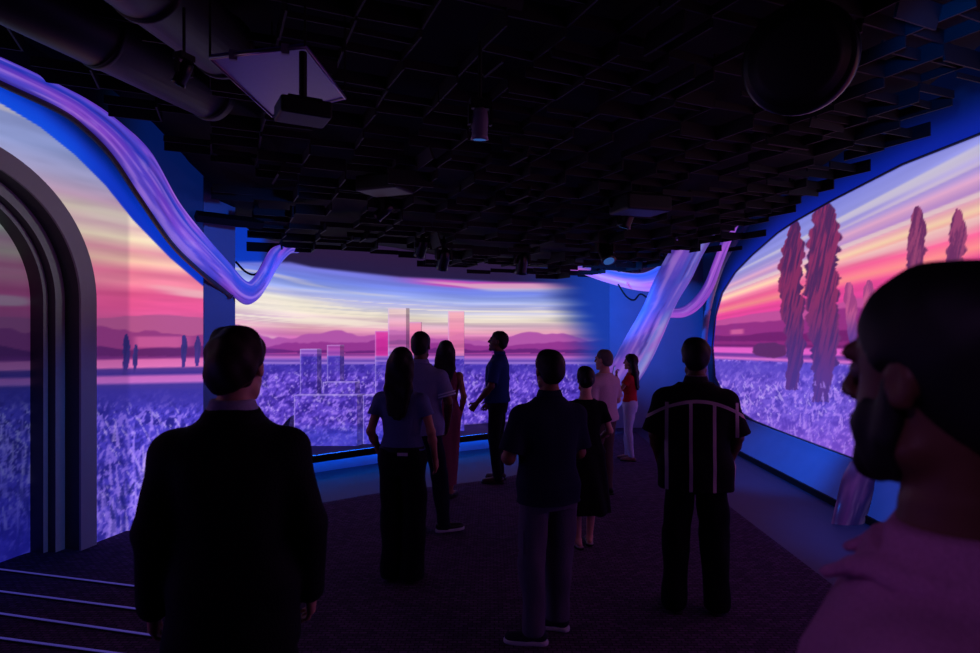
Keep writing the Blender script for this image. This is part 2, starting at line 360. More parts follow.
# back wall
BPATH = [(-3.9, 8.2), (-3.42, 8.45), (-2.57, 8.97), (-1.72, 9.35), (-1.0, 9.8), (-0.33, 10.2), (0.45, 10.55), (1.3, 10.95), (2.18, 11.3)]
def back_pic(P):
    px, py = proj(P); c = paint_back(px, py)
    top = np.interp(px, [236, 290, 312, 400, 500, 600], [262, 262, 267, 277, 282, 284])
    fade = sstep(-2.0, 2.0, py - top)
    edge = 556 + 38 * np.sin(np.clip((py - 285) / 120, 0, 1) * math.pi / 2) + 10 * (vnoise(px * 0 + 1, py * 0.25, 3) - 0.5)
    fade *= 1 - sstep(-26, 26, px - edge)
    fade *= sstep(0.22, 0.28, P[:, 2])
    amb = np.zeros_like(c) + np.array((34, 26, 62.)); amb = mixc(amb, (16, 52, 150), sstep(500, 600, px))  # dim violet and blue light beyond the picture painted into the emission
    amb = mixc(amb, (8, 52, 180), sstep(272, 258, px))
    amb = mixc(amb, (42, 26, 60), sstep(0, 20, top - py) * (px < 540) * (px > 275))
    return c * fade[..., None] + amb * (1 - fade[..., None])
grid_wall('wall_back', [tuple(p) for p in smooth_path(BPATH, 60)], 0, 4.4, 0.014, back_pic, M_wall)
# blue end wall and right wall
m = MB(); m.add([(2.18, 11.3, 0), (3.95, 11.5, 0), (3.95, 11.5, 4.4), (2.18, 11.3, 4.4)], [(0, 1, 2, 3)]); tag(m.build('wall_end', M_bluewall), kind='structure')
RTy = [0, 5.9, 7.1, 8.0, 8.48, 9.3, 9.95, 10.5, 10.8, 10.95]; RTz = [3.44, 3.42, 3.32, 3.22, 3.14, 2.93, 2.72, 2.42, 2.05, 1.5]
RBy = [0, 8.2, 9.26, 9.9, 10.42, 10.84, 10.95]; RBz = [0.44, 0.445, 0.46, 0.54, 0.70, 0.97, 1.5]
def right_pic(P):
    c = paint_right(P); y, z = P[:, 1], P[:, 2]
    t = np.interp(y, RTy, RTz); b = np.interp(y, RBy, RBz)
    ins = sstep(-0.01, 0.01, t - z) * sstep(-0.01, 0.01, z - b) * (y < 10.95) * (y > 0.6)
    blue = np.zeros_like(c) + np.array((6, 30, 150.)); d = np.abs(z - t); blue = blue * (0.25 + 0.75 * sstep(0.5, 0.0, d))[..., None]  # blue light on the bare wall painted in, fading from the picture edge
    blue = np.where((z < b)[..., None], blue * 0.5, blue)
    return c * ins[..., None] + blue * (1 - ins[..., None])
ys = np.r_[np.arange(11.5, 4.0, -0.014), np.arange(4.0, -2, -0.1)]
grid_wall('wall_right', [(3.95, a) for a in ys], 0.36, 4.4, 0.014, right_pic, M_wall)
# sloping plinth under the right picture, dark kick at its foot
def plinth_right():
    prof = [(3.95, 0.44), (3.90, 0.44), (3.89, 0.41), (3.80, 0.33), (3.62, 0.08), (3.60, 0.06)]
    Y = np.linspace(-1.8, 11.3, 60); n = len(prof)
    m = MB(); vs = []
    for y in Y:
        k = 0.0 if y < 9.0 else (y - 9.0) * 0.05
        for x, z in prof: vs.append((x - k * 0.5, y, z))
    m.add(vs, [(i * n + j, i * n + j + 1, (i + 1) * n + j + 1, (i + 1) * n + j) for i in range(len(Y) - 1) for j in range(n - 1)])
    tag(m.build('trim_2', M_bluewall, smooth=True), kind='structure')
    m = MB(); m.prism([(3.58, -1.8), (3.75, -1.8), (3.75, 11.3), (3.46, 11.3), (3.58, 9)], 0, 0.07); tag(m.build('baseboard_right', M_blackwall), kind='structure')
plinth_right()
m = MB()
m.tube([(3.925, y, np.interp(y, RTy, RTz)) for y in np.linspace(1, 10.93, 90)] + [(3.925, 10.96, 1.5)] + [(3.925, y, np.interp(y, RBy, RBz)) for y in np.linspace(10.93, 1, 90)], 0.012, 6)
tag(m.build('trim_3', M_archdark), kind='structure')
# closing walls behind the viewer and the deck above
m = MB(); m.add([(-5.6, -2, 0), (4, -2, 0), (4, -2, 4.4), (-5.6, -2, 4.4)], [(0, 1, 2, 3)]); tag(m.build('wall_front', M_blackwall), kind='structure')
m = MB(); m.box((-0.5, 4.8, 4.45), (5.6, 7.2, 0.05)); tag(m.build('ceiling', M_blackwall), kind='structure')

# back ledge (plinth, pale top, dark nosing, glowing coves)
NOS = smooth_path([(-2.95, 7.15), (-2.3, 7.6), (-1.75, 8.02), (-1.05, 8.55), (-0.3, 9.08), (0.45, 9.5), (1.3, 10.05), (2.15, 10.8)], 50)
BK = smooth_path([(-3.3, 8.4), (-2.9, 8.75), (-2.57, 8.97), (-1.72, 9.35), (-1.0, 9.8), (-0.33, 10.2), (0.9, 10.75), (2.16, 11.25)], 50)
def band(A, B, z0, z1, name, m, kind='structure'):
    n = len(A); vs = []
    for a, b in zip(A, B): vs += [(a[0], a[1], z0), (a[0], a[1], z1), (b[0], b[1], z1), (b[0], b[1], z0)]
    fs = [(i * 4 + k, i * 4 + (k + 1) % 4, i * 4 + 4 + (k + 1) % 4, i * 4 + 4 + k) for i in range(n - 1) for k in range(4)]
    fs += [(0, 1, 2, 3), (4 * n - 1, 4 * n - 2, 4 * n - 3, 4 * n - 4)]
    o = mesh_obj(name, vs, fs, m)
    if kind: tag(o, kind=kind)
    return o
toB = (BK - NOS) / np.linalg.norm(BK - NOS, axis=1)[:, None]
band(NOS, BK, 0.20, 0.245, 'trim_4', M_hard)
band(NOS - toB * 0.03, NOS + toB * 0.02, 0.185, 0.265, 'trim_5', M_blackwall)
band(NOS + toB * 0.22, BK, 0.0, 0.20, 'baseboard_back', M_bluewall)
o = band(NOS + toB * 0.024, NOS + toB * 0.040, 0.247, 0.262, 'led_strip', M_led, None); tag(o, 'glowing blue light strip behind the dark edge of the back ledge', 'light strip')
o = band(NOS + toB * 0.10, NOS + toB * 0.13, 0.17, 0.199, 'led_strip', M_led, None); tag(o, 'glowing blue light strip under the overhang of the back ledge', 'light strip')
# step lights on the carpet at the left
for (a, b), lab in zip([((-3.95, 4.80), (-2.40, 4.41)), ((-3.65, 4.41), (-2.2, 4.06)), ((-3.4, 4.08), (-1.90, 3.71)), ((-3.2, 3.77), (-2.0, 3.51))],
                       ['thin violet step light strip on the floor nearest the arch', 'thin violet step light strip, second out from the arch', 'thin violet step light strip, third out from the arch', 'thin violet step light strip farthest from the arch, at the frame edge']):
    d = (Vector(b) - Vector(a)); l = d.length; mid = (Vector(a) + Vector(b)) / 2
    r = empty('step_light', (mid.x, mid.y, 0.012), math.atan2(d.y, d.x)); tag(r, lab, 'step light', 'step light strips by the arch')
    mm = MB(); mm.box((0, 0, 0.004), (l / 2, 0.016, 0.004)); mm.build('housing', M_black, r)
    mm = MB(); mm.box((0, 0, 0.0095), (l / 2 - 0.01, 0.008, 0.002)); mm.build('diffuser', M_steplight, r)

# ---------------------------------------------------------------- RIBBONS
def ribbon(name, rows, label, bulge=0.07, thick=0.05, cols=None, seed=0, n=120, proj_light=0.9, rm=None):
    R = smooth_path(rows, n); A = np.array([at(r[0], r[1], r[4]) for r in R]); B = np.array([at(r[2], r[3], r[4]) for r in R])
    T = np.gradient((A + B) / 2, axis=0); Nn = np.cross(T, B - A); Nn /= np.linalg.norm(Nn, axis=1)[:, None] + 1e-9
    C = np.array([0, 3.0, 1.9]); sg = np.sign(np.sum(Nn * (C - (A + B) / 2), 1)); Nn *= sg[:, None]
    M = 22; V = []; ts = []
    for k in range(M):
        t = k / (M - 1); V.append(A * (1 - t) + B * t + Nn * (bulge * math.sin(math.pi * t) ** 0.6)); ts.append(t)
    for k in range(M):
        t = 1 - (k + 0.5) / M; V.append(A * (1 - t) + B * t - Nn * (thick * math.sin(math.pi * t) ** 0.5)); ts.append(t)
    K = 2 * M; V = np.stack(V, 1).reshape(-1, 3); i, k = np.meshgrid(np.arange(n - 1), np.arange(K), indexing='ij')
    i = i.ravel(); k = k.ravel(); Fc = np.stack([i * K + k, i * K + (k + 1) % K, (i + 1) * K + (k + 1) % K, (i + 1) * K + k], 1)
    o = mesh_obj(name, V, Fc, rm or M_ribbon, None, True)
    s = np.repeat(np.r_[0, np.cumsum(np.linalg.norm(np.diff((A + B) / 2, axis=0), axis=1))], K); t = np.tile(np.array(ts), n)
    front = np.tile(np.r_[np.ones(M), np.zeros(M)], n)
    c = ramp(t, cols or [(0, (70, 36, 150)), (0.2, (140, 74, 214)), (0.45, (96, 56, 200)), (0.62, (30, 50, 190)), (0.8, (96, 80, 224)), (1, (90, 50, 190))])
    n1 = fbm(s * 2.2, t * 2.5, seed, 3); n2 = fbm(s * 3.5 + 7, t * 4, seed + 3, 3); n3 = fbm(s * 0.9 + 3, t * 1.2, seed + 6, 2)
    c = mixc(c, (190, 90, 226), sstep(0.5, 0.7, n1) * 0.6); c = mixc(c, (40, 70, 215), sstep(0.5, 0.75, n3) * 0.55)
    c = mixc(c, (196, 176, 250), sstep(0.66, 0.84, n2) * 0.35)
    c = c * (0.62 + 0.38 * front)[..., None] * np.where(front > 0, 1, 0.25)[..., None]  # projected light painted in as emission, dimmed on the rear side
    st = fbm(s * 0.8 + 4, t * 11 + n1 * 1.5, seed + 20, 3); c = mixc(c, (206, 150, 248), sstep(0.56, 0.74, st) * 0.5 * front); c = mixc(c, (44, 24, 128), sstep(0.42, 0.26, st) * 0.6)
    set_picture(o, c * proj_light); tag(o, label, 'ribbon sculpture'); return o
yw = lambda px: 4.85 / ((490 - px) / 620 + 0.27)
LR = [(-60, 52, -60, 33), (0, 80, 0, 57), (60, 108, 62, 86), (86, 127, 92, 102), (112, 154, 120, 122), (141, 197, 151, 152), (172, 241, 178, 200), (202, 270, 205, 235), (224, 288, 228, 261)]
rows = [(a, b, c, d, yw(a) - 0.12) for a, b, c, d in LR] + [(243, 304, 245, 280, 6.98), (256, 301, 252, 279, 7.15), (266, 288, 261, 266, 7.4), (279, 266, 270, 250, 7.7), (290, 254, 281, 245, 8.0), (298, 253, 296, 246, 8.4)]
ribbon('ribbon_sculpture', rows, 'long purple and blue projector-lit ribbon sweeping down the left wall above the arch', 0.07, 0.04, None, 5, 200)
lipm = MB(); lp = smooth_path([(a, b + 3.5, yw(a) - 0.10) for a, b, c, d in LR] + [(232, 297, 6.86)], 80); lipm.tube([at(*p) for p in lp], 0.024, 8)
o = lipm.build('trim_6', M_lip, smooth=True); tag(o, kind='structure')
lil = [(0, (60, 44, 160)), (0.25, (150, 90, 220)), (0.5, (84, 66, 190)), (0.72, (120, 140, 240)), (0.88, (178, 170, 250)), (1, (60, 50, 170))]
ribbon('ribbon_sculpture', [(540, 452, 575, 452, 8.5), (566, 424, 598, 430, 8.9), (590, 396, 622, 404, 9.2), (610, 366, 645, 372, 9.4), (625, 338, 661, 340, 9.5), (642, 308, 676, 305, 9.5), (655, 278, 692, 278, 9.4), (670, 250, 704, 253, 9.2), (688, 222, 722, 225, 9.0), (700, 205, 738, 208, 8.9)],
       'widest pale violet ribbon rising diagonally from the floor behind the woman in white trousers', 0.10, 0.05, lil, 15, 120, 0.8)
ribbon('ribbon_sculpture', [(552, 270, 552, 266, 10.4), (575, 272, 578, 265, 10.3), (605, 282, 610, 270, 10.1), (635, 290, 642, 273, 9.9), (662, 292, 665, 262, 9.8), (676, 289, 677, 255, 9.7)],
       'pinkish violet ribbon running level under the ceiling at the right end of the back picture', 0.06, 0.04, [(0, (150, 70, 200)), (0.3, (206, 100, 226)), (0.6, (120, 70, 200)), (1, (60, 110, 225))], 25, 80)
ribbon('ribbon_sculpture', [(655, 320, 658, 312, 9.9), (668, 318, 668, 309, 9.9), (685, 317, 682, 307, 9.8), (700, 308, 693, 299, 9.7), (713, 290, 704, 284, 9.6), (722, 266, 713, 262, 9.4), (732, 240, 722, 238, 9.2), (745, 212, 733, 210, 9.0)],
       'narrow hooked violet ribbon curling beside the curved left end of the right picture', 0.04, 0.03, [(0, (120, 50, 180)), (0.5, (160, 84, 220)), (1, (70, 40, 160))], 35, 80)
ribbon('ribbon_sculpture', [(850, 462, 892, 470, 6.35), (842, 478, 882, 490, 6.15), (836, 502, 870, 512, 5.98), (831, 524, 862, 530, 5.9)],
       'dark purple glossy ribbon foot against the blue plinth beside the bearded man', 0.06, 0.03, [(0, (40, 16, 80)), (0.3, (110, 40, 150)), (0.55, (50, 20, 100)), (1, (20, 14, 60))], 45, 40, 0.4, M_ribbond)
# raised blue moulding following the screen's curved end
bm_ = MB(); bm_.tube([at(*p) for p in smooth_path([(764, 205, 9.2), (742, 232, 9.6), (727, 254, 9.9), (716, 280, 10.2), (708, 310, 10.5), (704, 345, 10.7), (706, 385, 10.8)], 50)], 0.05, 10)
tag(bm_.build('trim_7', M_bluewall, smooth=True), kind='structure')

# ---------------------------------------------------------------- BLOCKS on the ledge
def block(x0, x1, y0, d, dep, tint, label, z0=0.245):
    a = at(x0, y0, d); b = at(x1, y0, d); z1 = a.z; st = 0.016
    dr = Vector((0.42, 1, 0)).normalized() if x0 < 400 else Vector((0.0, 1, 0))
    V = []; Fc = []; fr = []
    def face(p, u, v, shade):
        nu = max(2, int(u.length / st) + 1); nv = max(2, int(v.length / st) + 1); bb = len(V)
        for i in range(nu):
            for j in range(nv): V.append(p + u * (i / (nu - 1)) + v * (j / (nv - 1))); fr.append(shade)
        for i in range(nu - 1):
            for j in range(nv - 1): q = bb + i * nv + j; Fc.append((q, q + nv, q + nv + 1, q + 1))
    p = Vector((a.x, d, z0)); ux = Vector((b.x - a.x, 0, 0)); uz = Vector((0, 0, z1 - z0)); ud = dr * dep
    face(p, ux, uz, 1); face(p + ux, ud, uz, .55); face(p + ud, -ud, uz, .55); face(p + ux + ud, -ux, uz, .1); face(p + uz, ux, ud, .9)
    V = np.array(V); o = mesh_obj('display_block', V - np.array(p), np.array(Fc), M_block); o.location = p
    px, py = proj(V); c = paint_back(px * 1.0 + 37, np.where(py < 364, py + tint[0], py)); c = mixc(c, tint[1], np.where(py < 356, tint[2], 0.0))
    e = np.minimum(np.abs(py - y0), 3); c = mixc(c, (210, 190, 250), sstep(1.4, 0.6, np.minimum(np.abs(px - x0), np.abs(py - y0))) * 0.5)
    c = c * (np.array(fr)[:, None] ** 0.6)  # side and rear faces dimmer: shade put into the emission
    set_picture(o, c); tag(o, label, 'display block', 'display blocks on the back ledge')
block(300, 317, 349, 8.75, 0.10, (10, (190, 90, 200), .3), 'narrow upright display block at the left, beside the suited man')
block(327, 340, 345, 8.95, 0.10, (8, (170, 60, 160), .6), 'upright display block with magenta top, second from the left')
block(323, 355, 382, 8.66, 0.12, (0, (120, 90, 220), 0), 'small display block stepped behind the large low block')
block(294, 357, 395, 8.42, 0.20, (0, (120, 90, 220), 0), 'large low display block covered in lavender nearest the ledge edge')
block(363, 388, 395, 8.55, 0.25, (0, (90, 70, 210), 0), 'low square display block partly hidden by the woman in the blue top')
block(375, 399, 331, 9.02, 0.14, (2, (214, 40, 150), .75), 'wide magenta display block behind the couple')
block(388, 406, 308, 8.86, 0.10, (8, (240, 170, 200), .3), 'tallest display block with pale peach top')
block(405, 421, 322, 9.3, 0.12, (3, (240, 120, 160), .6), 'display block with salmon top right of the tallest one')
block(448, 464, 311, 9.6, 0.12, (5, (248, 140, 170), .6), 'peach and pink display block standing alone left of the man in profile')
m = MB(); c0 = at(290, 412, 8.5); pts = [(c0.x + 0.30 * math.cos(a), 8.5 + 0.22 * math.sin(a)) for a in np.linspace(math.pi * 0.5, math.pi * 1.5, 14)]
n = len(pts); vs = [(x, y, 0.246) for x, y in pts] + [(x + 0.08, y, 0.246 + 0.42 * ((x - c0.x + 0.3) / 0.3) ** 0.7 if x - c0.x > -0.3 else 0.25) for x, y in pts]
m.add(vs, [(i, i + 1, n + i + 1, n + i) for i in range(n - 1)] + [tuple(range(n))[::-1], tuple(range(n, 2 * n)), (n - 1, 0, n, 2 * n - 1)])
tag(m.build('display_ramp', M_grey), 'pale grey curved ramp on the back ledge beside the low lavender block', 'display ramp')

# ---------------------------------------------------------------- CEILING GRID AND FIXTURES
def csurf(x, y):
    z = 4.22 - 0.125 * y
    z -= 0.30 * max(0, 1 - (x / 3.4) ** 2) * min(1, max(0, (y - 5.5) / 3))
    z -= 0.26 * min(1, max(0, (-1.6 - x) / 1.0)) * min(1, max(0, (y - 4.6) / 2))
    z += 0.20 * min(1, max(0, (-2.0 - x) / 0.6)) * min(1, max(0, (6.4 - y) / 0.8))
    return max(z, 2.60)
cg = empty('ceiling_grid', (0, 5, 3.6)); tag(cg, 'black open grid of hanging baffles filling the ceiling', 'ceiling grid')
def left_lim(y): return WX(y) + (0.24 if y < 4.9 else 0.40) if y < 6.6 else -2.95
def in_room(x, y):
    if x > 3.55: return False
    if x < left_lim(y): return False
    yb = np.interp(x, [-3.3, -2.5, -1.7, -0.3, 1.3, 2.2, 3.6], [8.1, 8.3, 8.7, 9.5, 10.3, 10.5, 9.3])
    return y < yb
lat = MB(); rr = random.Random(11); baff = []
ang = math.radians(24)
for i in range(-18, 26):
    for j in range(-8, 34):
        u, v = i * 0.40, j * 0.40
        x = u * math.cos(ang) - v * math.sin(ang) + 1.5; y = u * math.sin(ang) + v * math.cos(ang) + 1.0
        if y < 0.6 or not in_room(x, y): continue
        z = csurf(x, y) + rr.uniform(-0.04, 0.05)
        a2 = ang + rr.uniform(-0.04, 0.04); h = rr.choice([0.03, 0.045, 0.06]); du = Vector((math.cos(a2), math.sin(a2), 0)); dv = Vector((-math.sin(a2), math.cos(a2), 0))
        c = Vector((x, y, z))
        if rr.random() < 0.9: lat.box(c + dv * 0.20, (0.20, 0.007, h), a2)
        if rr.random() < 0.9: lat.box(c + du * 0.20, (0.007, 0.20, h), a2)
        if rr.random() < 0.5: lat.box(c - dv * 0.05, (0.19, 0.006, h * 0.6), a2)
        if rr.random() < 0.11 and len(baff) < 95: baff.append((c + Vector((0, 0, -0.02)), a2 + rr.choice([0, math.pi / 2]), rr.uniform(0.14, 0.24), rr.uniform(0.05, 0.09), rr.uniform(-0.5, 0.5)))
def addp(o): return unpar(o, cg)
bpy.context.view_layer.update()
addp(lat.build('lattice', M_baffle, cg))
hm = MB()
for k in range(9):
    y = 1.2 + k * 0.95; hm.tube([(max(left_lim(y), -3.2), y, csurf(0, y) + 0.45), (3.4, y, csurf(0, y) + 0.45)], 0.022, 6)
for x in (-2.2, -0.8, 0.6, 2.0): hm.tube([(x, 0.8, 4.3), (x, 5, csurf(x, 5) + 0.4), (x, 8.2, csurf(x, 8.2) + 0.4)], 0.02, 6)
addp(hm.build('pipe_frame', M_black, cg))
for c, a2, L_, h, tl in baff:
    b = MB(); b.box((0, 0, 0), (L_, 0.009, h), M=Matrix.Rotation(a2, 3, 'Z') @ Matrix.Rotation(tl, 3, 'X')); o = b.build('baffle', M_baffle, cg); addp(o); o.location = c - Vector((0, 0, 0))
    o.location = c
gx = [(-1 + 2 * i / 24) for i in range(25)]; sv = []; sf = []
for jy in range(30):
    y = -1.9 + jy * 0.42
    for g_ in gx:
        x = -4.3 + (g_ + 1) / 2 * 7.8; yb = min(y, float(np.interp(x, [-3.3, -2.5, -1.7, -0.3, 1.3, 2.2, 3.6], [8.1, 8.4, 8.8, 9.6, 10.4, 10.6, 9.6]))); sv.append((max(x, min(left_lim(max(yb, 0)), x + 3) - 0.15), yb, csurf(x, yb) + 0.16 + 0.12 * min(1, max(0, (6 - yb) / 3))))
for a_ in range(29):
    for b_ in range(24): q_ = a_ * 25 + b_; sf.append((q_, q_ + 1, q_ + 26, q_ + 25))
tag(mesh_obj('ceiling', sv, sf, M_blackwall), kind='structure')
def duct(p0, p1, r, label):
    m = MB(); p0 = Vector(p0); p1 = Vector(p1); e = empty('air_duct', (p0 + p1) / 2); bpy.context.view_layer.update()
    m.tube([p0, p0.lerp(p1, .5), p1], r, 32); unpar(m.build('pipe', M_duct, e, True), e)
    for t in (0.02, 0.35, 0.68, 0.98):
        k = MB(); c = p0.lerp(p1, t); d = (p1 - p0).normalized(); k.tube([c - d * 0.02, c + d * 0.02], r + 0.012, 32); unpar(k.build('collar', M_duct, e, True), e)
    tag(e, label, 'air duct'); return e
duct((-3.35, 2.2, 3.95), (-2.2, 5.0, 3.75), 0.22, 'fat round black air duct above the top of the left ribbon')
duct((-1.9, 1.4, 3.6), (-1.75, 4.1, 3.72), 0.20, 'round black air duct running beside the projector at upper left')

def projector(loc, rz, sc, label, rod=0.5):
    e = empty('projector', loc, rz); tag(e, label, 'projector')
    m = MB(); m.box((0, 0, 0), (0.30 * sc, 0.24 * sc, 0.10 * sc)); b = m.build('body', M_black, e); bv = b.modifiers.new('b', 'BEVEL'); bv.width = 0.03 * sc; bv.segments = 3
    m = MB(); m.tube([(0, 0.2 * sc, 0), (0, 0.30 * sc, 0)], [0.07 * sc, 0.06 * sc], 24); l = m.build('lens_barrel', M_black, e, True)
    m = MB(); m.tube([(0, 0.30 * sc, 0), (0, 0.305 * sc, 0)], 0.045 * sc, 20); m.build('lens', M_lens, l)
    m = MB(); m.box((0, 0, 0.115 * sc), (0.2 * sc, 0.15 * sc, 0.012)); m.tube([(0, 0, 0.12 * sc), (0, 0, 0.12 * sc + rod)], 0.02, 10); m.build('mount', M_black, e)
    return e
p = at(303, 112, 3.15); projector(p, 0.5, 0.42, 'black box projector slung below the dark reflective tray', 3.28 - p.z - 0.05)
# reflective tray with rail and clamps
tr = empty('mirror_tray', at(260, 90, 3.3)); tag(tr, 'dark tray with thin bright rim hanging from the ceiling above the projector', 'hanging tray'); bpy.context.view_layer.update()
c4 = [at(210, 58, 3.26), at(305, 47, 3.13), at(345, 98, 3.84), at(272, 116, 4.17)]
M_tray = mat('gloss_tray_violet_reflection', (74, 56, 132), 0.30, 0.6, noise=0.2)  # violet of the reflected show put into the base colour
m = MB(); up = Vector((0, 0, 0.02)); m.add(c4 + [q + up for q in c4], [(0, 1, 2, 3), (7, 6, 5, 4), (0, 4, 5, 1), (1, 5, 6, 2), (2, 6, 7, 3), (3, 7, 4, 0)]); unpar(m.build('tray', M_tray, tr), tr)
m = MB(); m.tube(c4 + [c4[0]], 0.010, 8); unpar(m.build('rim', mat('steel_rim', (150, 140, 160), 0.3, metal=0.8), tr, True), tr)
for q in (c4[0].lerp(c4[1], .25), c4[0].lerp(c4[1], .8)):
    m = MB(); m.box(q, (0.02, 0.012, 0.025), 0.3); unpar(m.build('clamp', M_grey, tr), tr)
for q in c4: m = MB(); m.tube([q, q + Vector((0, 0, 0.8))], 0.006, 6); unpar(m.build('suspension_wire', M_black, tr), tr)

def moving_head(loc, tilt, rz, sc, label, grp=None, shell=None):
    e = empty('stage_light', loc, rz); tag(e, label, 'stage light', grp); shell = shell or M_glosspl
    m = MB(); m.box((0, 0, 0.17 * sc), (0.10 * sc, 0.07 * sc, 0.035 * sc)); m.tube([(0, 0, 0.2 * sc), (0, 0, 0.75 * sc)], 0.018 * sc, 8); m.build('mount', M_black, e)
    m = MB()
    for s in (-1, 1): m.box((s * 0.10 * sc, 0, 0.06 * sc), (0.012 * sc, 0.03 * sc, 0.09 * sc))
    m.box((0, 0, 0.135 * sc), (0.11 * sc, 0.03 * sc, 0.012 * sc)); m.build('yoke', M_black, e)
    h = empty('head', (0, 0, 0)); h.parent = e; h.rotation_euler = (tilt, 0, 0)
    m = MB(); m.tube([(0, 0, 0.13 * sc), (0, 0, 0.11 * sc), (0, 0, 0.0), (0, 0, -0.12 * sc), (0, 0, -0.16 * sc)], [0.035 * sc, 0.065 * sc, 0.08 * sc, 0.075 * sc, 0.085 * sc], 20)
    m.build('housing', shell, h, True)
    m = MB(); m.tube([(0, 0, -0.155 * sc), (0, 0, -0.164 * sc)], 0.06 * sc, 20); m.build('lens', M_lens, h)
    return e
M_shell = mat('pale_camera_shell', (120, 112, 130), 0.35, noise=0.1)
dc = moving_head(at(480, 122, 3.6), 0.15, 0.2, 0.62, 'pale dome camera hanging alone in the middle of the ceiling', None, M_shell); dc.name = 'dome_camera'; dc['category'] = 'camera'
for px_, py_, d_, tl, rz_, sc, lab in [(422, 246, 8.2, 0.7, 0.5, 0.95, 'leftmost tilted stage light of the pair above the couple'), (444, 258, 8.3, 0.6, 0.4, 1.0, 'lower right stage light of the pair above the couple'),
        (522, 262, 8.7, 0.35, 0.3, 1.05, 'upright stage light hanging right of the profile man head'), (605, 250, 8.3, -0.6, 0.3, 1.2, 'tilted stage light hanging before the level pink ribbon'),
        (628, 214, 7.2, 0.4, 0.8, 1.0, 'stage light in the cluster above the wide diagonal ribbon'), (184, 72, 2.9, 0.6, 1.2, 0.4, 'small stage light between the two ducts at upper left'),
        (385, 210, 7.0, 0.9, 1.4, 0.8, 'stage light turned sideways at the middle left of the ceiling')]:
    moving_head(at(px_, py_, d_), tl, rz_, sc, lab, 'stage lights on the ceiling grid')
projector(at(640, 205, 6.8), 0.3, 0.9, 'projector high in the cluster left of the right picture')
projector(at(385, 185, 6.4), -0.4, 0.8, 'projector high above the women at centre left')
for pts, lab in [([(618, 284, 9.7), (626, 296, 9.7), (634, 300, 9.7), (641, 294, 9.7), (652, 302, 9.7)], 'thin black cable looping under the level violet ribbon'),
                 ([(236, 262, 7.9), (246, 272, 7.8), (256, 274, 7.8), (264, 262, 7.8), (276, 244, 7.9)], 'thick black cable hanging in a loop beside the pillar')]:
    m = MB(); m.tube([tuple(at(*q)) for q in smooth_path(pts, 24)], 0.014, 8); tag(m.build('hanging_cable', M_black, smooth=True), lab, 'cable')
a_ = at(196, 216, 6.4); b_ = at(262, 224, 6.9)
m = MB(); m.tube([a_, b_], 0.06, 4); m.tube([at(255, 205, 6.9), b_], 0.03, 4); addp(m.build('beam', M_black, cg))
# large dome loudspeaker at upper right
e = empty('ceiling_speaker', at(800, 60, 3.6)); tag(e, 'large dark dome loudspeaker with a faint bright rim at upper right', 'speaker'); e.rotation_euler = (-0.9, 1.2, 0)
m = MB(); m.tube([(0, 0, 0.22), (0, 0, 0.2), (0, 0, 0.1), (0, 0, 0.0), (0, 0, -0.06), (0, 0, -0.08)], [0.05, 0.16, 0.26, 0.31, 0.31, 0.29], 40); m.build('housing', M_glosspl, e, True)
m = MB(); m.tube([(0, 0, -0.082), (0, 0, -0.10), (0, 0, -0.11)], [0.27, 0.2, 0.05], 32); m.build('grille', M_black, e, True)
m = MB(); m.tube([(0, 0, 0.2), (0, 0, 0.75)], 0.02, 8); m.build('mount', M_black, e)
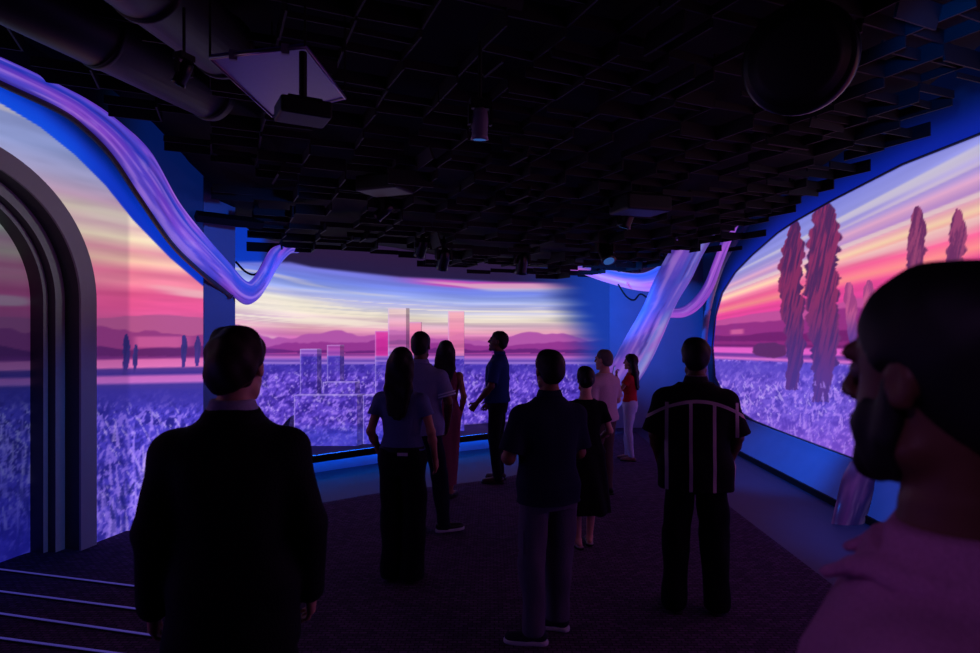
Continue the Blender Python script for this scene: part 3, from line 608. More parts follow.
# ---------------------------------------------------------------- PEOPLE
class Field:
    """implicit body: smooth unions of tapered limbs and lofts, meshed by surface nets"""
    def __init__(s, lo, hi, res):
        s.lo = np.array(lo, float); s.res = res; n = np.ceil((np.array(hi) - s.lo) / res).astype(int) + 1; s.n = n
        s.ax = [s.lo[i] + np.arange(n[i]) * res for i in range(3)]; s.f = np.full(n, 0.5, np.float32)
    def sub(s, lo, hi, pad):
        sl = []; 
        for i in range(3):
            a = int(max(0, math.floor((lo[i] - pad - s.lo[i]) / s.res))); b = int(min(s.n[i], math.ceil((hi[i] + pad - s.lo[i]) / s.res) + 1))
            if b - a < 2: return None, None
            sl.append(slice(a, b))
        X, Y, Z = np.meshgrid(s.ax[0][sl[0]], s.ax[1][sl[1]], s.ax[2][sl[2]], indexing='ij', sparse=True)
        return tuple(sl), (X, Y, Z)
    def join(s, sl, d, k):
        a = s.f[sl]; h = np.maximum(k - np.abs(a - d), 0) / k; s.f[sl] = np.minimum(a, d) - h * h * k * 0.25
    def cut(s, sl, d, k):            # smooth subtraction of shape d
        a = s.f[sl]; h = np.maximum(k - np.abs(a + d), 0) / k; s.f[sl] = np.maximum(a, -d) + h * h * k * 0.25
    def cap(s, a, b, ra, rb, k=0.02, sq=None, flat=False):
        a = np.array(a, float); b = np.array(b, float); R = max(ra, rb) + k + 0.02
        sl, G = s.sub(np.minimum(a, b), np.maximum(a, b), R)
        if sl is None: return s
        ab = b - a; l2 = ab @ ab + 1e-9; px, py, pz = G[0] - a[0], G[1] - a[1], G[2] - a[2]
        t = np.clip((px * ab[0] + py * ab[1] + pz * ab[2]) / l2, 0, 1); qx, qy, qz = px - t * ab[0], py - t * ab[1], pz - t * ab[2]
        if sq is not None:           # flatten along the unit direction sq[0] by factor sq[1]
            n = np.array(sq[0], float); n /= np.linalg.norm(n); dd = (qx * n[0] + qy * n[1] + qz * n[2]); d2 = qx * qx + qy * qy + qz * qz + dd * dd * (1 / sq[1] ** 2 - 1)
            d = np.sqrt(d2) - (ra + (rb - ra) * t)
        else: d = np.sqrt(qx * qx + qy * qy + qz * qz) - (ra + (rb - ra) * t)
        if flat: d = np.maximum(d, (px * ab[0] + py * ab[1] + pz * ab[2]) / math.sqrt(l2) - math.sqrt(l2))
        s.join(sl, d.astype(np.float32), k); return s
    def ell(s, c, r, R=None, k=0.015, sub=False):
        c = np.array(c, float); r = np.array(r, float); m = r.max() + k + 0.01; sl, G = s.sub(c, c, m)
        if sl is None: return s
        x, y, z = G[0] - c[0], G[1] - c[1], G[2] - c[2]
        if R is not None: x, y, z = [R[0][i] * x + R[1][i] * y + R[2][i] * z for i in range(3)]
        q = np.sqrt((x / r[0]) ** 2 + (y / r[1]) ** 2 + (z / r[2]) ** 2); d = (q - 1) * r.min()
        d = np.where(q > 0.5, (q - 1) * q / np.maximum(np.sqrt((x / r[0] ** 2) ** 2 + (y / r[1] ** 2) ** 2 + (z / r[2] ** 2) ** 2), 1e-6) , d)
        (s.cut if sub else s.join)(sl, d.astype(np.float32), k); return s
    def loft(s, secs, k=0.02, p=2.3):
        """secs: (z, cx, cy, rx, ry)"""
        A = np.array(secs, float); rm = max(A[:, 3].max(), A[:, 4].max()); lo = [A[:, 1].min() - rm, A[:, 2].min() - rm, A[0, 0]]; hi = [A[:, 1].max() + rm, A[:, 2].max() + rm, A[-1, 0]]
        sl, (X, Y, Z) = s.sub(lo, hi, k + 0.02); z = Z[0, 0]
        g = lambda i: np.interp(z, A[:, 0], A[:, i])[None, None, :]
        rx, ry = g(3), g(4); q = (np.abs((X - g(1)) / rx) ** p + np.abs((Y - g(2)) / ry) ** p) ** (1 / p)
        d = (q - 1) * np.minimum(rx, ry); dz = np.maximum(A[0, 0] - Z, Z - A[-1, 0])
        d = np.maximum(d, dz); s.join(sl, d.astype(np.float32), k); return s
    def above(s, z0): s.f = np.maximum(s.f, (z0 - s.ax[2])[None, None, :].astype(np.float32)); return s
    def below(s, z0): s.f = np.maximum(s.f, (s.ax[2] - z0)[None, None, :].astype(np.float32)); return s
    def plane(s, p, n):              # keep the side the normal points away from
        p = np.array(p, float); n = np.array(n, float); n /= np.linalg.norm(n)
        d = (s.ax[0][:, None, None] - p[0]) * n[0] + (s.ax[1][None, :, None] - p[1]) * n[1] + (s.ax[2][None, None, :] - p[2]) * n[2]
        s.f = np.maximum(s.f, d.astype(np.float32)); return s
    def mesh(s):
        f = s.f.copy(); f[0] = f[-1] = 0.5; f[:, 0] = f[:, -1] = 0.5; f[:, :, 0] = f[:, :, -1] = 0.5
        n = f.shape; ins = f < 0
        cnt = np.zeros((n[0] - 1, n[1] - 1, n[2] - 1), np.int8)
        for a in (0, 1):
            for b in (0, 1):
                for c in (0, 1): cnt += ins[a:n[0] - 1 + a, b:n[1] - 1 + b, c:n[2] - 1 + c]
        act = (cnt > 0) & (cnt < 8); idx = -np.ones(act.shape, int); I = np.argwhere(act); idx[act] = np.arange(len(I))
        acc = np.zeros((len(I), 3)); num = np.zeros(len(I))
        cor = [(a, b, c) for a in (0, 1) for b in (0, 1) for c in (0, 1)]
        val = {c: f[I[:, 0] + c[0], I[:, 1] + c[1], I[:, 2] + c[2]] for c in cor}
        for c in cor:
            for ax in range(3):
                if c[ax]: continue
                d = list(c); d[ax] = 1; d = tuple(d); va, vb = val[c], val[d]; m = (va < 0) != (vb < 0)
                t = np.where(m, va / np.where(m, va - vb, 1), 0); p = np.zeros((len(I), 3)) + np.array(c); p[:, ax] += t; acc += p * m[:, None]; num += m
        V = s.lo + (I + acc / num[:, None]) * s.res; Fs = []
        for ax in range(3):
            sa = [slice(None)] * 3; sb = [slice(None)] * 3; sa[ax] = slice(0, -1); sb[ax] = slice(1, None)
            A, B = ins[tuple(sa)], ins[tuple(sb)]; E = np.argwhere(A != B); u, v = (ax + 1) % 3, (ax + 2) % 3
            E = E[(E[:, u] > 0) & (E[:, v] > 0)]; du = np.zeros(3, int); dv = np.zeros(3, int); du[u] = 1; dv[v] = 1
            g = lambda e: idx[e[:, 0], e[:, 1], e[:, 2]]
            q = np.stack([g(E - du - dv), g(E - dv), g(E), g(E - du)], 1); fl = A[E[:, 0], E[:, 1], E[:, 2]]; q[~fl] = q[~fl][:, ::-1]
            Fs.append(q)
        Fc = np.concatenate(Fs); return V, Fc[(Fc >= 0).all(1)]
def cloth_noise(V, amp, seed=0, sx=14, sz=9):
    r = np.random.RandomState(seed); o = np.zeros(len(V))
    for k in range(5):
        w = r.uniform(-1, 1, 3) * np.array([sx, sx, sz]) * (1 + 0.5 * k); o += np.sin(V @ w + r.uniform(0, 6)) / (1 + 0.5 * k)
    return o * amp
def puff(V, Fc, amp, seed, **kw):
    t = V[Fc[:, 2]] - V[Fc[:, 0]]; u = V[Fc[:, 3]] - V[Fc[:, 1]]; n = np.cross(t, u); N = np.zeros_like(V)
    for k in range(4): np.add.at(N, Fc[:, k], n)
    N /= np.linalg.norm(N, axis=1)[:, None] + 1e-9
    return V + N * cloth_noise(V, amp, seed, **kw)[:, None]
def rotm(yaw=0, pitch=0, roll=0):
    return np.array((Matrix.Rotation(yaw, 3, 'Z') @ Matrix.Rotation(pitch, 3, 'X') @ Matrix.Rotation(roll, 3, 'Y')))

def skin_mat(name, c): 
    m = mat(name, c, 0.5, 0.35, noise=0.12, nscale=25, bump=0.1); return m
def cloth_mat(name, c, rough=0.9): return mat(name, c, rough, 0.15, noise=0.25, nscale=120, bump=0.35)
M_eye = mat('eye_white', (110, 100, 100), 0.4)
M_sole = mat('pale_rubber_sole', (200, 200, 205), 0.7)
M_soled = mat('dark_rubber_sole', (26, 24, 26), 0.7)

TORSO_M = [(0.86, 0, 0, .158, .112), (0.95, 0, 0, .168, .118), (1.05, 0, .005, .155, .110), (1.15, 0, .005, .158, .112), (1.26, 0, 0, .176, .122), (1.34, 0, -.005, .184, .118), (1.385, 0, -.010, .172, .102), (1.42, 0, -.016, .136, .088), (1.455, 0, -.02, .094, .074), (1.48, 0, -.02, .070, .064), (1.52, 0, -.02, .056, .056)]
TORSO_F = [(0.86, 0, 0, .165, .115), (0.93, 0, 0, .172, .118), (1.02, 0, 0, .140, .100), (1.10, 0, 0, .122, .092), (1.20, 0, .01, .138, .108), (1.30, 0, .012, .150, .115), (1.35, 0, -.005, .148, .095), (1.39, 0, -.010, .132, .085), (1.43, 0, -.016, .094, .068), (1.465, 0, -.02, .060, .056), (1.52, 0, -.02, .048, .05)]

def person(label, loc, yaw, height, sp):
    e = empty('person', (loc[0], loc[1], 0.012), yaw); tag(e, label, 'person')
    s = height / 1.75; res = sp.get('res', 0.009); fem = sp.get('fem', False); wd = sp.get('wide', 1.0)
    TOR = TORSO_F if fem else TORSO_M
    hz = 0.93; sw = (0.155 if fem else 0.180) * wd
    sho = [np.array([sg * sw, -.012, 1.362]) for sg in (-1, 1)]
    arms = sp['arms']                                    # [left, right]: elbow, wrist (local, for a 1.75 m figure)
    feet = sp.get('feet', [(-.10, 0, .1), (.10, 0, -.1)])   # x, y, outward turn
    knees = sp.get('knees', [None, None])
    armr = 0.84 if fem else 1.0
    hy, hp, hr = sp.get('head', (0, 0, 0)); HR = rotm(hy, hp, hr); hc = np.array([0.0, -0.005, 1.628]) + np.array(sp.get('hoff', (0, 0, 0)))
    H = lambda p: hc + HR @ np.array(p, float)
    allp = [a for A in arms for a in A[:2]] + [np.array([f[0], f[1], 0]) for f in feet] + [np.array([.24, .16, 1.8]), np.array([-.24, -.16, 0])]
    lo = np.min(allp, 0) - 0.16; hi = np.max(allp, 0) + 0.16; lo[2] = -0.03; hi[2] = 1.84
    zmin = sp.get('zmin', None)
    if zmin: lo[2] = zmin
    new = lambda: Field(lo, hi, res)
    leg_pts = []
    for i, sg in enumerate((-1, 1)):
        f = feet[i]; hip = np.array([sg * .088, 0, hz - .02]); ank = np.array([f[0], f[1], .085])
        kn = knees[i] if knees[i] is not None else (hip + ank) / 2 + np.array([sg * .008, .025, 0.0]); leg_pts.append((hip, np.array(kn, float), ank))
    def emit(fd, name, m, parent, amp=0.0, seed=0, **kw):
        V, Fc = fd.mesh()
        if amp: V = puff(V, Fc, amp, seed, **kw)
        return mesh_obj(name, V * s, Fc, m, parent, True)
    # ---- body
    B = new()
    B.loft([(z, x, y, rx * .86 * wd, ry * .84) for z, x, y, rx, ry in TOR], 0.02)
    for i, sg in enumerate((-1, 1)):
        hip, kn, ank = leg_pts[i]
        if not zmin:
            B.cap(hip, kn, .074 * armr ** .5, .046, 0.03); B.cap(kn, kn * .62 + ank * .38 + np.array([0, -.012, 0]), .046, .046, 0.02); B.cap(kn * .62 + ank * .38 + np.array([0, -.012, 0]), ank, .046, .031, 0.02)
            fx, fy, ft = feet[i]; dr = np.array([math.sin(-ft), math.cos(-ft), 0]); 
            B.cap(ank + (0, 0, -.02), ank - dr * .035 + np.array([0, 0, -.045]), .03, .026, 0.02); B.cap(ank + (0, 0, -.02), ank + dr * .13 + np.array([0, 0, -.058]), .03, .022, 0.02)
        el, wr = np.array(arms[i][0], float), np.array(arms[i][1], float)
        B.cap(sho[i], el, .047 * armr, .037 * armr, 0.04); B.ell(sho[i], (.050 * armr, .052 * armr, .050), None, .03)
        mid = el * .7 + wr * .3; B.cap(el, mid, .037 * armr, .038 * armr, 0.02); B.cap(mid, wr, .038 * armr, .025 * armr, 0.02, )
        # hand: palm, four fingers with two joints, thumb leaving the side of the palm
        pose = arms[i][2] if len(arms[i]) > 2 else {}
        d = np.array(pose.get('dir', (wr - el)), float); d /= np.linalg.norm(d)
        pn = np.array(pose.get('palm', (-sg, 0, 0)), float); pn -= d * (pn @ d); pn /= np.linalg.norm(pn) + 1e-9; sd = np.cross(d, pn) * sg      # thumb side
        th = pose.get('thumb', None)
        if th is not None and sd @ np.array(th) < 0: sd = -sd
        elif th is None and sd[1] < 0: sd = -sd
        cu = pose.get('curl', .45); hs = .92 if fem else 1.0
        for o_ in (-.022, 0, .022): B.cap(wr + d * .01 + sd * o_ * .6 * hs, wr + d * .078 * hs + sd * o_ * hs, .018, .0155, 0.012)
        for q, (o_, L_) in enumerate([(.030, .070), (.010, .078), (-.010, .072), (-.029, .058)]):
            b0 = wr + d * (.082 if q < 3 else .076) * hs + sd * o_ * hs; a1 = cu * .6; a2 = cu * 1.9; d1 = d * math.cos(a1) + pn * math.sin(a1); d2 = d * math.cos(a2) + pn * math.sin(a2)
            b1 = b0 + d1 * L_ * .52 * hs; b2 = b1 + d2 * L_ * .48 * hs; B.cap(b0, b1, .0092, .0082, 0.004); B.cap(b1, b2, .0082, .007, 0.003)
        t0 = wr + d * .028 + sd * .028; t1 = t0 + (d * .6 + sd * .62 + pn * .35) * .045; t2 = t1 + (d * .9 + sd * .15 + pn * .35) * .035
        B.cap(t0, t1, .014, .0105, 0.012); B.cap(t1, t2, .0105, .008, 0.004)
    # neck, head
    B.cap((0, -.025, 1.44), hc + HR @ np.array([0, -.022, -.06]), .056 * (0.84 if fem else 1), .050 * (0.84 if fem else 1), 0.03)
    hw = 1.0 if not fem else .95
    B.ell(H((0, -.012, .034)), (.077 * hw, .098, .089), HR, .02); B.ell(H((0, .022, -.045)), (.058 * hw, .070, .062), HR, .03)
    B.cap(H((-.05, .0, -.075)), H((0, .072, -.098)), .018, .019, .02); B.cap(H((.05, .0, -.075)), H((0, .072, -.098)), .018, .019, .02)
    B.cap(H((-.034, .083, .030)), H((.034, .083, .030)), .012, .012, .012)
    B.ell(H((-.030, .099, .010)), (.015, .014, .011), HR, .010, True); B.ell(H((.030, .099, .010)), (.015, .014, .011), HR, .010, True)
    B.cap(H((0, .090, .020)), H((0, .109, -.018)), .008, .0125, .008); B.cap(H((-.012, .096, -.022)), H((.012, .096, -.022)), .009, .009, .006)
    B.cap(H((-.018, .090, -.050)), H((.018, .090, -.050)), .0065, .0065, .006); B.cap(H((-.016, .089, -.063)), H((.016, .089, -.063)), .0075, .0075, .006)
    for sg in (-1, 1):
        B.ell(H((sg * .0765 * hw, -.006, .000)), (.010, .019, .031), HR, .006); B.ell(H((sg * .086 * hw, .000, .004)), (.006, .009, .016), HR, .004, True)
    if zmin: B.above(zmin + .01)
    body = emit(B, 'body', sp['skin'], e)
    if sp.get('eyes', True):
        for sg in (-1, 1):
            m = MB(); c = H((sg * .030, .0755, .010)); n = 8
            vs = [Vector(c) + Vector((math.sin(a) * math.cos(b), math.sin(a) * math.sin(b), math.cos(a))) * .0115 for a in np.linspace(0.01, math.pi - .01, n) for b in np.linspace(0, 2 * math.pi, 10, endpoint=False)]
            m.add([v * s for v in vs], [(i * 10 + k, (i + 1) * 10 + k, (i + 1) * 10 + (k + 1) % 10, i * 10 + (k + 1) % 10) for i in range(n - 1) for k in range(10)]); m.build('eye', M_eye, body, True)
    # ---- hair
    hk = sp.get('hair', 'short'); ht = sp.get('hair_t', .010); Hf = Field(lo, hi, min(res, .007))
    if hk != 'none':
        Hf.ell(H((0, -.018, .040)), (.079 * hw + ht, .098 + ht, .089 + ht), HR, .01)
        if hk in ('short', 'thick'): 
            Hf.ell(H((0, -.060, -.02)), (.058 + ht * .5, .052 + ht * .5, .060), HR, .03)
            # hairline: cut the face and everything low in front
            Hf.plane(H((0, .055, .045)), HR @ np.array([0, .80, -.60])); Hf.plane(H((0, -.03, -.058)), HR @ np.array([0, .25, -1.0]))
            for sg in (-1, 1): Hf.ell(H((sg * .10, .012, -.018)), (.040, .032, .042), HR, .008, True)
        else:
            Hf.plane(H((0, .060, .045)), HR @ np.array([0, .82, -.57]))
        if hk == 'bun':
            Hf.ell(H((0, -.05, -.015)), (.066, .062, .06), HR, .02); Hf.ell(H((0, -.118, .0)), (.040, .034, .040), HR, .01); Hf.plane(H((0, -.03, -.06)), HR @ np.array([0, .2, -1.0]))
        if hk == 'long':
            L = sp.get('hair_len', .42); xw = sp.get('hair_w', 1.0); c = hc
            for sg in (-1, -.33, .33, 1):
                p0 = H((sg * .060, -.045 - .03 * (1 - abs(sg)), .02)); p1 = np.array([sg * .072 * xw, c[1] - .085, c[2] - .17]); p2 = np.array([sg * .055 * xw, c[1] - .125, c[2] - L * (1.0 - .1 * abs(sg))])
                Hf.cap(p0, p1, .045, .040, .03); Hf.cap(p1, p2, .040, .016, .03)
        ho = emit(Hf, 'hair', sp['haircol'], e, sp.get('hair_n', .0025), 5, sx=60, sz=30)
    if sp.get('beard'):
        D = Field(lo, hi, min(res, .006)); D.ell(H((0, .024, -.052)), (.0635, .0745, .066), HR, .02); D.cap(H((-.05, .005, -.08)), H((0, .074, -.104)), .021, .023, .02); D.cap(H((.05, .005, -.08)), H((0, .074, -.104)), .021, .023, .02)
        [D.cap(H((q * .066, .010, .02)), H((q * .062, .016, -.06)), .013, .016, .02) for q in (-1, 1)]; D.plane(H((0, .07, -.036)), HR @ np.array([0, .85, 1.0])); D.plane(H((0, -.010, 0)), HR @ np.array([0, -1, -.2])); emit(D, 'beard', sp['haircol'], e, .0015, 9, sx=80, sz=60)
    # ---- top
    ease = sp.get('ease', .012); tm = sp['top_mat']; hem = sp.get('hem', .88); sl_ = sp.get('sleeve', 'short')
    C = new(); box = sp.get('boxy', 0.0)
    secs = []
    for z, x, y, rx, ry in TOR:
        f = 1 + box * max(0, min(1, (1.36 - z) / .3)); secs.append((z, x, y, (rx * f + ease) * wd, ry * f ** .6 + ease + (.012 if z < 1.2 and not fem else 0)))
        if z < 1.0 and not fem: secs[-1] = (z, x, y, secs[-1][3] + .010, secs[-1][4] + .006)
    top_z = sp.get('neck_z', 1.49)
    secs = [q for q in secs if q[0] < top_z + .03]
    if hem < secs[0][0]:
        secs = [(hem, 0, 0, secs[0][3] * sp.get('flare', 1.04), secs[0][4] * sp.get('flare', 1.04))] + secs
        if sp.get('hem_secs'): secs = sp['hem_secs'] + secs[1:]
    C.loft(secs, .03)
    sleeve_objs = []
    for i, sg in enumerate((-1, 1)):
        el, wr = np.array(arms[i][0], float), np.array(arms[i][1], float); es = sp.get('sleeve_ease', .014)
        if sl_ == 'none': continue
        C.ell(sho[i] - np.array([sg * .01, 0, 0.0]), ((.050 * armr + ease), (.054 * armr + ease), .048 + ease * .7), None, .05)
        if sl_ == 'short':
            fr = sp.get('sleeve_len', .68); q = sho[i] + (el - sho[i]) * fr; C.cap(sho[i], q, .045 * armr + es, .050 * armr + es * 1.6, .03, None, True)
        else:
            C.cap(sho[i], el, .046 * armr + es, .046 * armr + es, .035); C.cap(el, wr - (wr - el) * .02, .046 * armr + es, .033 * armr + es, .02)
    C.above(hem); C.below(top_z)
    if zmin: C.above(zmin + .01)
    top = emit(C, sp.get('top_name', 'shirt'), tm, e, sp.get('wrinkle', .004), 3)
    if sp.get('collar'):
        K = new(); cz = sp.get('collar_z', 1.475); K.loft([(cz, 0, -.022, .082, .076), (cz + .045, 0, -.024, .066, .064)], .01); K.plane((0, .035, 1.5), (0, 1, -.4))
        emit(K, 'collar', sp['collar'], top)
    if sp.get('vneck'): pass
    # ---- trousers / skirt
    if not zmin and sp.get('trousers'):
        T = new(); te = sp.get('leg_ease', .016); cw = sp.get('cuff', .055)
        T.loft([(.80, 0, -.004, .150 * (1 if not fem else 1.02) * wd, .108), (.90, 0, -.008, .168 * wd + .004, .122), (.98, 0, 0, .160 * wd, .116), (1.02, 0, 0, .150 * wd, .108)], .03)
        for i in range(2):
            hip, kn, ank = leg_pts[i]; T.cap(hip + (0, -.006, 0), kn, .088 + te * .3, .056 + te, .015); T.cap(kn, ank + (0, -.005, -.035), .056 + te, cw, .02)
        T.below(1.01); T.above(sp.get('cuff_z', .035)); tr_ = emit(T, 'trousers', sp['trousers'], e, .005, 11, sx=16, sz=14)
        if sp.get('belt'):
            m = MB(); n = 28; vs = []
            for z in (.985, 1.02):
                for k in range(n): a = 2 * math.pi * k / n; vs.append((math.cos(a) * (.162 * wd) * s, math.sin(a) * .120 * s, z * s))
            m.add(vs, [(k, (k + 1) % n, n + (k + 1) % n, n + k) for k in range(n)]); m.build('belt', M_black, tr_, True)
    if sp.get('skirt'):
        K = new(); K.loft(sp['skirt'], .02); emit(K, 'skirt', tm, e, .006, 8, sx=26, sz=4)
    # ---- shoes
    if not zmin:
        for i in range(2):
            fx, fy, ft = feet[i]; dr = np.array([math.sin(-ft), math.cos(-ft), 0]); a = np.array([fx, fy, 0.0]); Sf = Field(a - .22, a + .22, .006)
            heel = a - dr * .045; toe = a + dr * .150
            st = sp.get('shoe', 'leather'); hh = {'sneaker': .052, 'leather': .044, 'flat': .03, 'sandal': .012}[st]
            Sf.cap(heel + (0, 0, hh), toe + (0, 0, hh * .62), .036, .030, .01, ((0, 0, 1), .9)); Sf.cap(a + dr * .05 + np.array([0, 0, hh * .7]), toe - dr * .02 + np.array([0, 0, hh * .5]), .042, .038, .02, ((0, 0, 1), .7))
            if st != 'sandal' and st != 'flat': Sf.cap(heel + dr * .02 + np.array([0, 0, hh]), a + np.array([0, 0, .095]), .036, .040, .02)
            Sf.above(.016); Sf.below(.115 if st != 'sandal' else .026); sh = emit(Sf, 'shoe', sp['shoe_mat'], e)
            So = Field(a - .22, a + .22, .006); So.cap(heel + (0, 0, .012), toe + (0, 0, .012), .040, .037, .02); So.cap(a + dr * .05 + (0, 0, .012), toe - dr * .03 + (0, 0, .012), .043, .044, .02); So.above(0); So.below(.026 if st == 'sneaker' else .018)
            emit(So, 'sole', sp.get('sole', M_soled), sh)
            if st == 'sandal':
                m = MB()
                for q in (.03, .10): c = a + dr * q; sdv = np.array([dr[1], -dr[0], 0]); m.tube([c - sdv * .036 + (0, 0, .02), c - sdv * .02 + (0, 0, .05), c + sdv * .02 + (0, 0, .05), c + sdv * .036 + (0, 0, .02)], .006, 6)
                m.v = [tuple(np.array(v) * s) for v in m.v]; m.build('strap', sp['shoe_mat'], sh, True)
    return e, body, top, s, H

def hang(l=.0, r=.0, out=.06, fwd=.0):
    """arms hanging: elbow and wrist points"""
    return [((-.235 - out * .3, -.03 + l * .3, 1.13), (-.24 - out, .02 + l, .885)), ((.235 + out * .3, -.03 + r * .3, 1.13), (.24 + out, .02 + r, .885))]
SK_D = skin_mat('deep_brown_skin', (92, 58, 44)); SK_M = skin_mat('brown_skin', (140, 92, 70)); SK_L = skin_mat('light_skin', (205, 150, 128)); SK_T = skin_mat('tan_skin', (178, 122, 98))
H_B = mat('black_hair', (12, 10, 12), 0.6, 0.3, noise=0.3, nscale=90); H_BR = mat('brown_hair', (42, 28, 24), 0.6, 0.3, noise=0.3, nscale=90); H_G = mat('grey_hair', (100, 92, 90), 0.7, 0.2, noise=0.3, nscale=90)

# 1 man in the dark suit
SUIT = cloth_mat('dark_suit_wool', (16, 15, 22), .8)
arm1 = [((-.235, -.03, 1.12), (-.250, .04, .865), {'palm': (1, 0, 0), 'curl': .6}), ((.228, -.03, 1.12), (.235, .06, .87), {'palm': (-1, 0, 0), 'curl': .6})]
p1 = at(229, 332, 2.12)
e1, b1, t1, s1, _ = person('man in a dark suit seen from behind at the left, head turned slightly right', (p1.x + .005, 2.15), math.radians(12), 1.865,
    dict(res=.0075, wide=1.0, hoff=(.016, 0, 0), skin=SK_L, haircol=H_BR, hair='thick', hair_t=.011, hair_n=.006, head=(-.30, 0, 0), arms=arm1, top_name='suit_jacket', top_mat=SUIT, ease=.022, boxy=.06, sleeve='long', sleeve_ease=.018, hem=.74, flare=1.06, neck_z=1.505,
         collar=cloth_mat('white_shirt_collar', (170, 165, 190)), collar_z=1.487, trousers=SUIT, leg_ease=.026, cuff=.075, shoe='leather', shoe_mat=M_glosspl, feet=[(-.12, 0, .15), (.12, .02, -.15)]))
m = MB(); m.box((0, -.172 * s1, .82 * s1), (.0015, .002, .085 * s1)); m.build('vent', M_blackwall, t1)
# jacket collar band
K = Field((-.16, -.16, 1.42), (.16, .12, 1.56), .006); K.loft([(1.455, 0, -.024, .108, .092), (1.495, 0, -.026, .086, .080)], .01); K.plane((0, .03, 1.5), (0, 1, -.3)); V_, F_ = K.mesh(); mesh_obj('lapel_collar', V_ * s1, F_, SUIT, t1, True)

# 2 woman in the light blue top
TOP2 = cloth_mat('pale_blue_knit', (92, 104, 150))
p2 = at(402, 349, 4.6)
e2, b2, t2, s2, _ = person('long-haired woman in a pale blue top and wide black trousers, seen from behind', (p2.x, 4.6), math.radians(-10), 1.70,
    dict(fem=True, wide=1.10, res=.007, skin=SK_T, haircol=H_B, hair='long', hair_len=.40, hair_t=.016, hair_w=1.0, head=(0.1, 0, 0), arms=[((-.225, -.07, 1.13), (-.195, .06, .93), {'palm': (1, .3, 0)}), ((.235, -.02, 1.13), (.24, .08, .90))], top_mat=TOP2, ease=.012, sleeve='short', sleeve_len=.5, hem=.99, neck_z=1.475,
         trousers=cloth_mat('black_wide_trousers', (14, 14, 22)), leg_ease=.03, cuff=.088, cuff_z=.02, shoe='flat', shoe_mat=M_black, feet=[(-.075, 0, .15), (.085, -.02, -.1)], belt=True))
m = MB(); m.box((.045 * s2, -.128 * s2, .975 * s2), (.038, .004, .011), 0.12); m.build('pocket_card', mat('white_card', (200, 200, 220), .6), e2)

# 3 man with a striped sleeve
TOP3 = cloth_mat('pale_grey_blue_shirt', (120, 122, 165))
p3 = at(418, 334, 5.65)
e3, b3, t3, s3, _ = person('man in a pale polo with a banded sleeve near the centre left', (p3.x + .03, 5.65), math.radians(-12), 1.81,
    dict(res=.009, wide=1.06, skin=SK_D, haircol=H_B, hair='short', hair_t=.008, head=(0.05, 0, 0), arms=[((-.25, -.02, 1.13), (-.20, .16, .95)), ((.255, -.02, 1.14), (.205, .12, .93))], top_mat=TOP3, ease=.016, hem=.86, sleeve='short', sleeve_len=.78, sleeve_ease=.02,
         collar=TOP3, trousers=cloth_mat('navy_trousers', (24, 24, 40)), shoe='sneaker', shoe_mat=M_black, sole=M_sole, feet=[(-.02, -.06, .1), (.20, .04, -.95)]))
p_ = np.array([.180 * 1.06, -.012, 1.362]); q_ = np.array([.255, -.02, 1.14])
for f_ in (.62, .72):
    m = MB(); c = p_ + (q_ - p_) * f_; d_ = (q_ - p_) / np.linalg.norm(q_ - p_); m.tube([(c - d_ * .006) * s3, (c + d_ * .006) * s3], .0835 * s3, 20, False); m.build('sleeve_band', mat('white_band', (190, 190, 220), .8), t3, True)

# 4 woman in the dusty pink dress
PINK = cloth_mat('dusty_pink_dress', (128, 62, 84))
p4 = at(446, 343, 6.8)
person('long-haired woman in a long dusty pink sleeveless dress near the back picture', (p4.x, 6.8), math.radians(-8), 1.69,
    dict(fem=True, res=.009, skin=SK_M, haircol=H_B, hair='long', hair_len=.36, hair_t=.018, hair_w=1.2, arms=[((-.21, -.02, 1.13), (-.17, .12, .95)), ((.215, -.05, 1.14), (.16, .06, .94))], top_name='dress', top_mat=PINK, ease=.010, sleeve='none', hem=.92, neck_z=1.44, head=(0.2, 0, 0),
         skirt=[(.14, 0, -.02, .125, .11), (.5, 0, 0, .145, .12), (.75, 0, 0, .168, .128), (.93, 0, 0, .184, .13), (1.04, 0, 0, .148, .108), (1.10, 0, 0, .13, .10)], shoe='flat', shoe_mat=M_black, feet=[(-.07, 0, .1), (.06, -.05, -.2)]))

# 5 man in profile
NAVY = cloth_mat('deep_blue_polo', (26, 50, 104))
p5 = at(495, 332, 7.45)
person('tall man in a dark blue polo in profile, looking up to the left', (p5.x + .03, 7.45), math.radians(76), 1.80,
    dict(res=.008, wide=1.02, skin=SK_D, haircol=H_B, hair='short', hair_t=.004, head=(0.1, .16, 0), arms=[((-.235, .02, 1.13), (-.20, .20, .925), {'palm': (1, 0, 0), 'curl': .8}), ((.235, -.04, 1.12), (.22, .14, .90))], top_mat=NAVY, ease=.014, hem=.93, sleeve='short', sleeve_len=.85, collar=NAVY,
         trousers=cloth_mat('charcoal_trousers', (20, 20, 28)), belt=True, shoe='leather', shoe_mat=mat('brown_shoe_leather', (60, 44, 36), .35), feet=[(-.10, -.02, .1), (.11, .0, -.2)]))

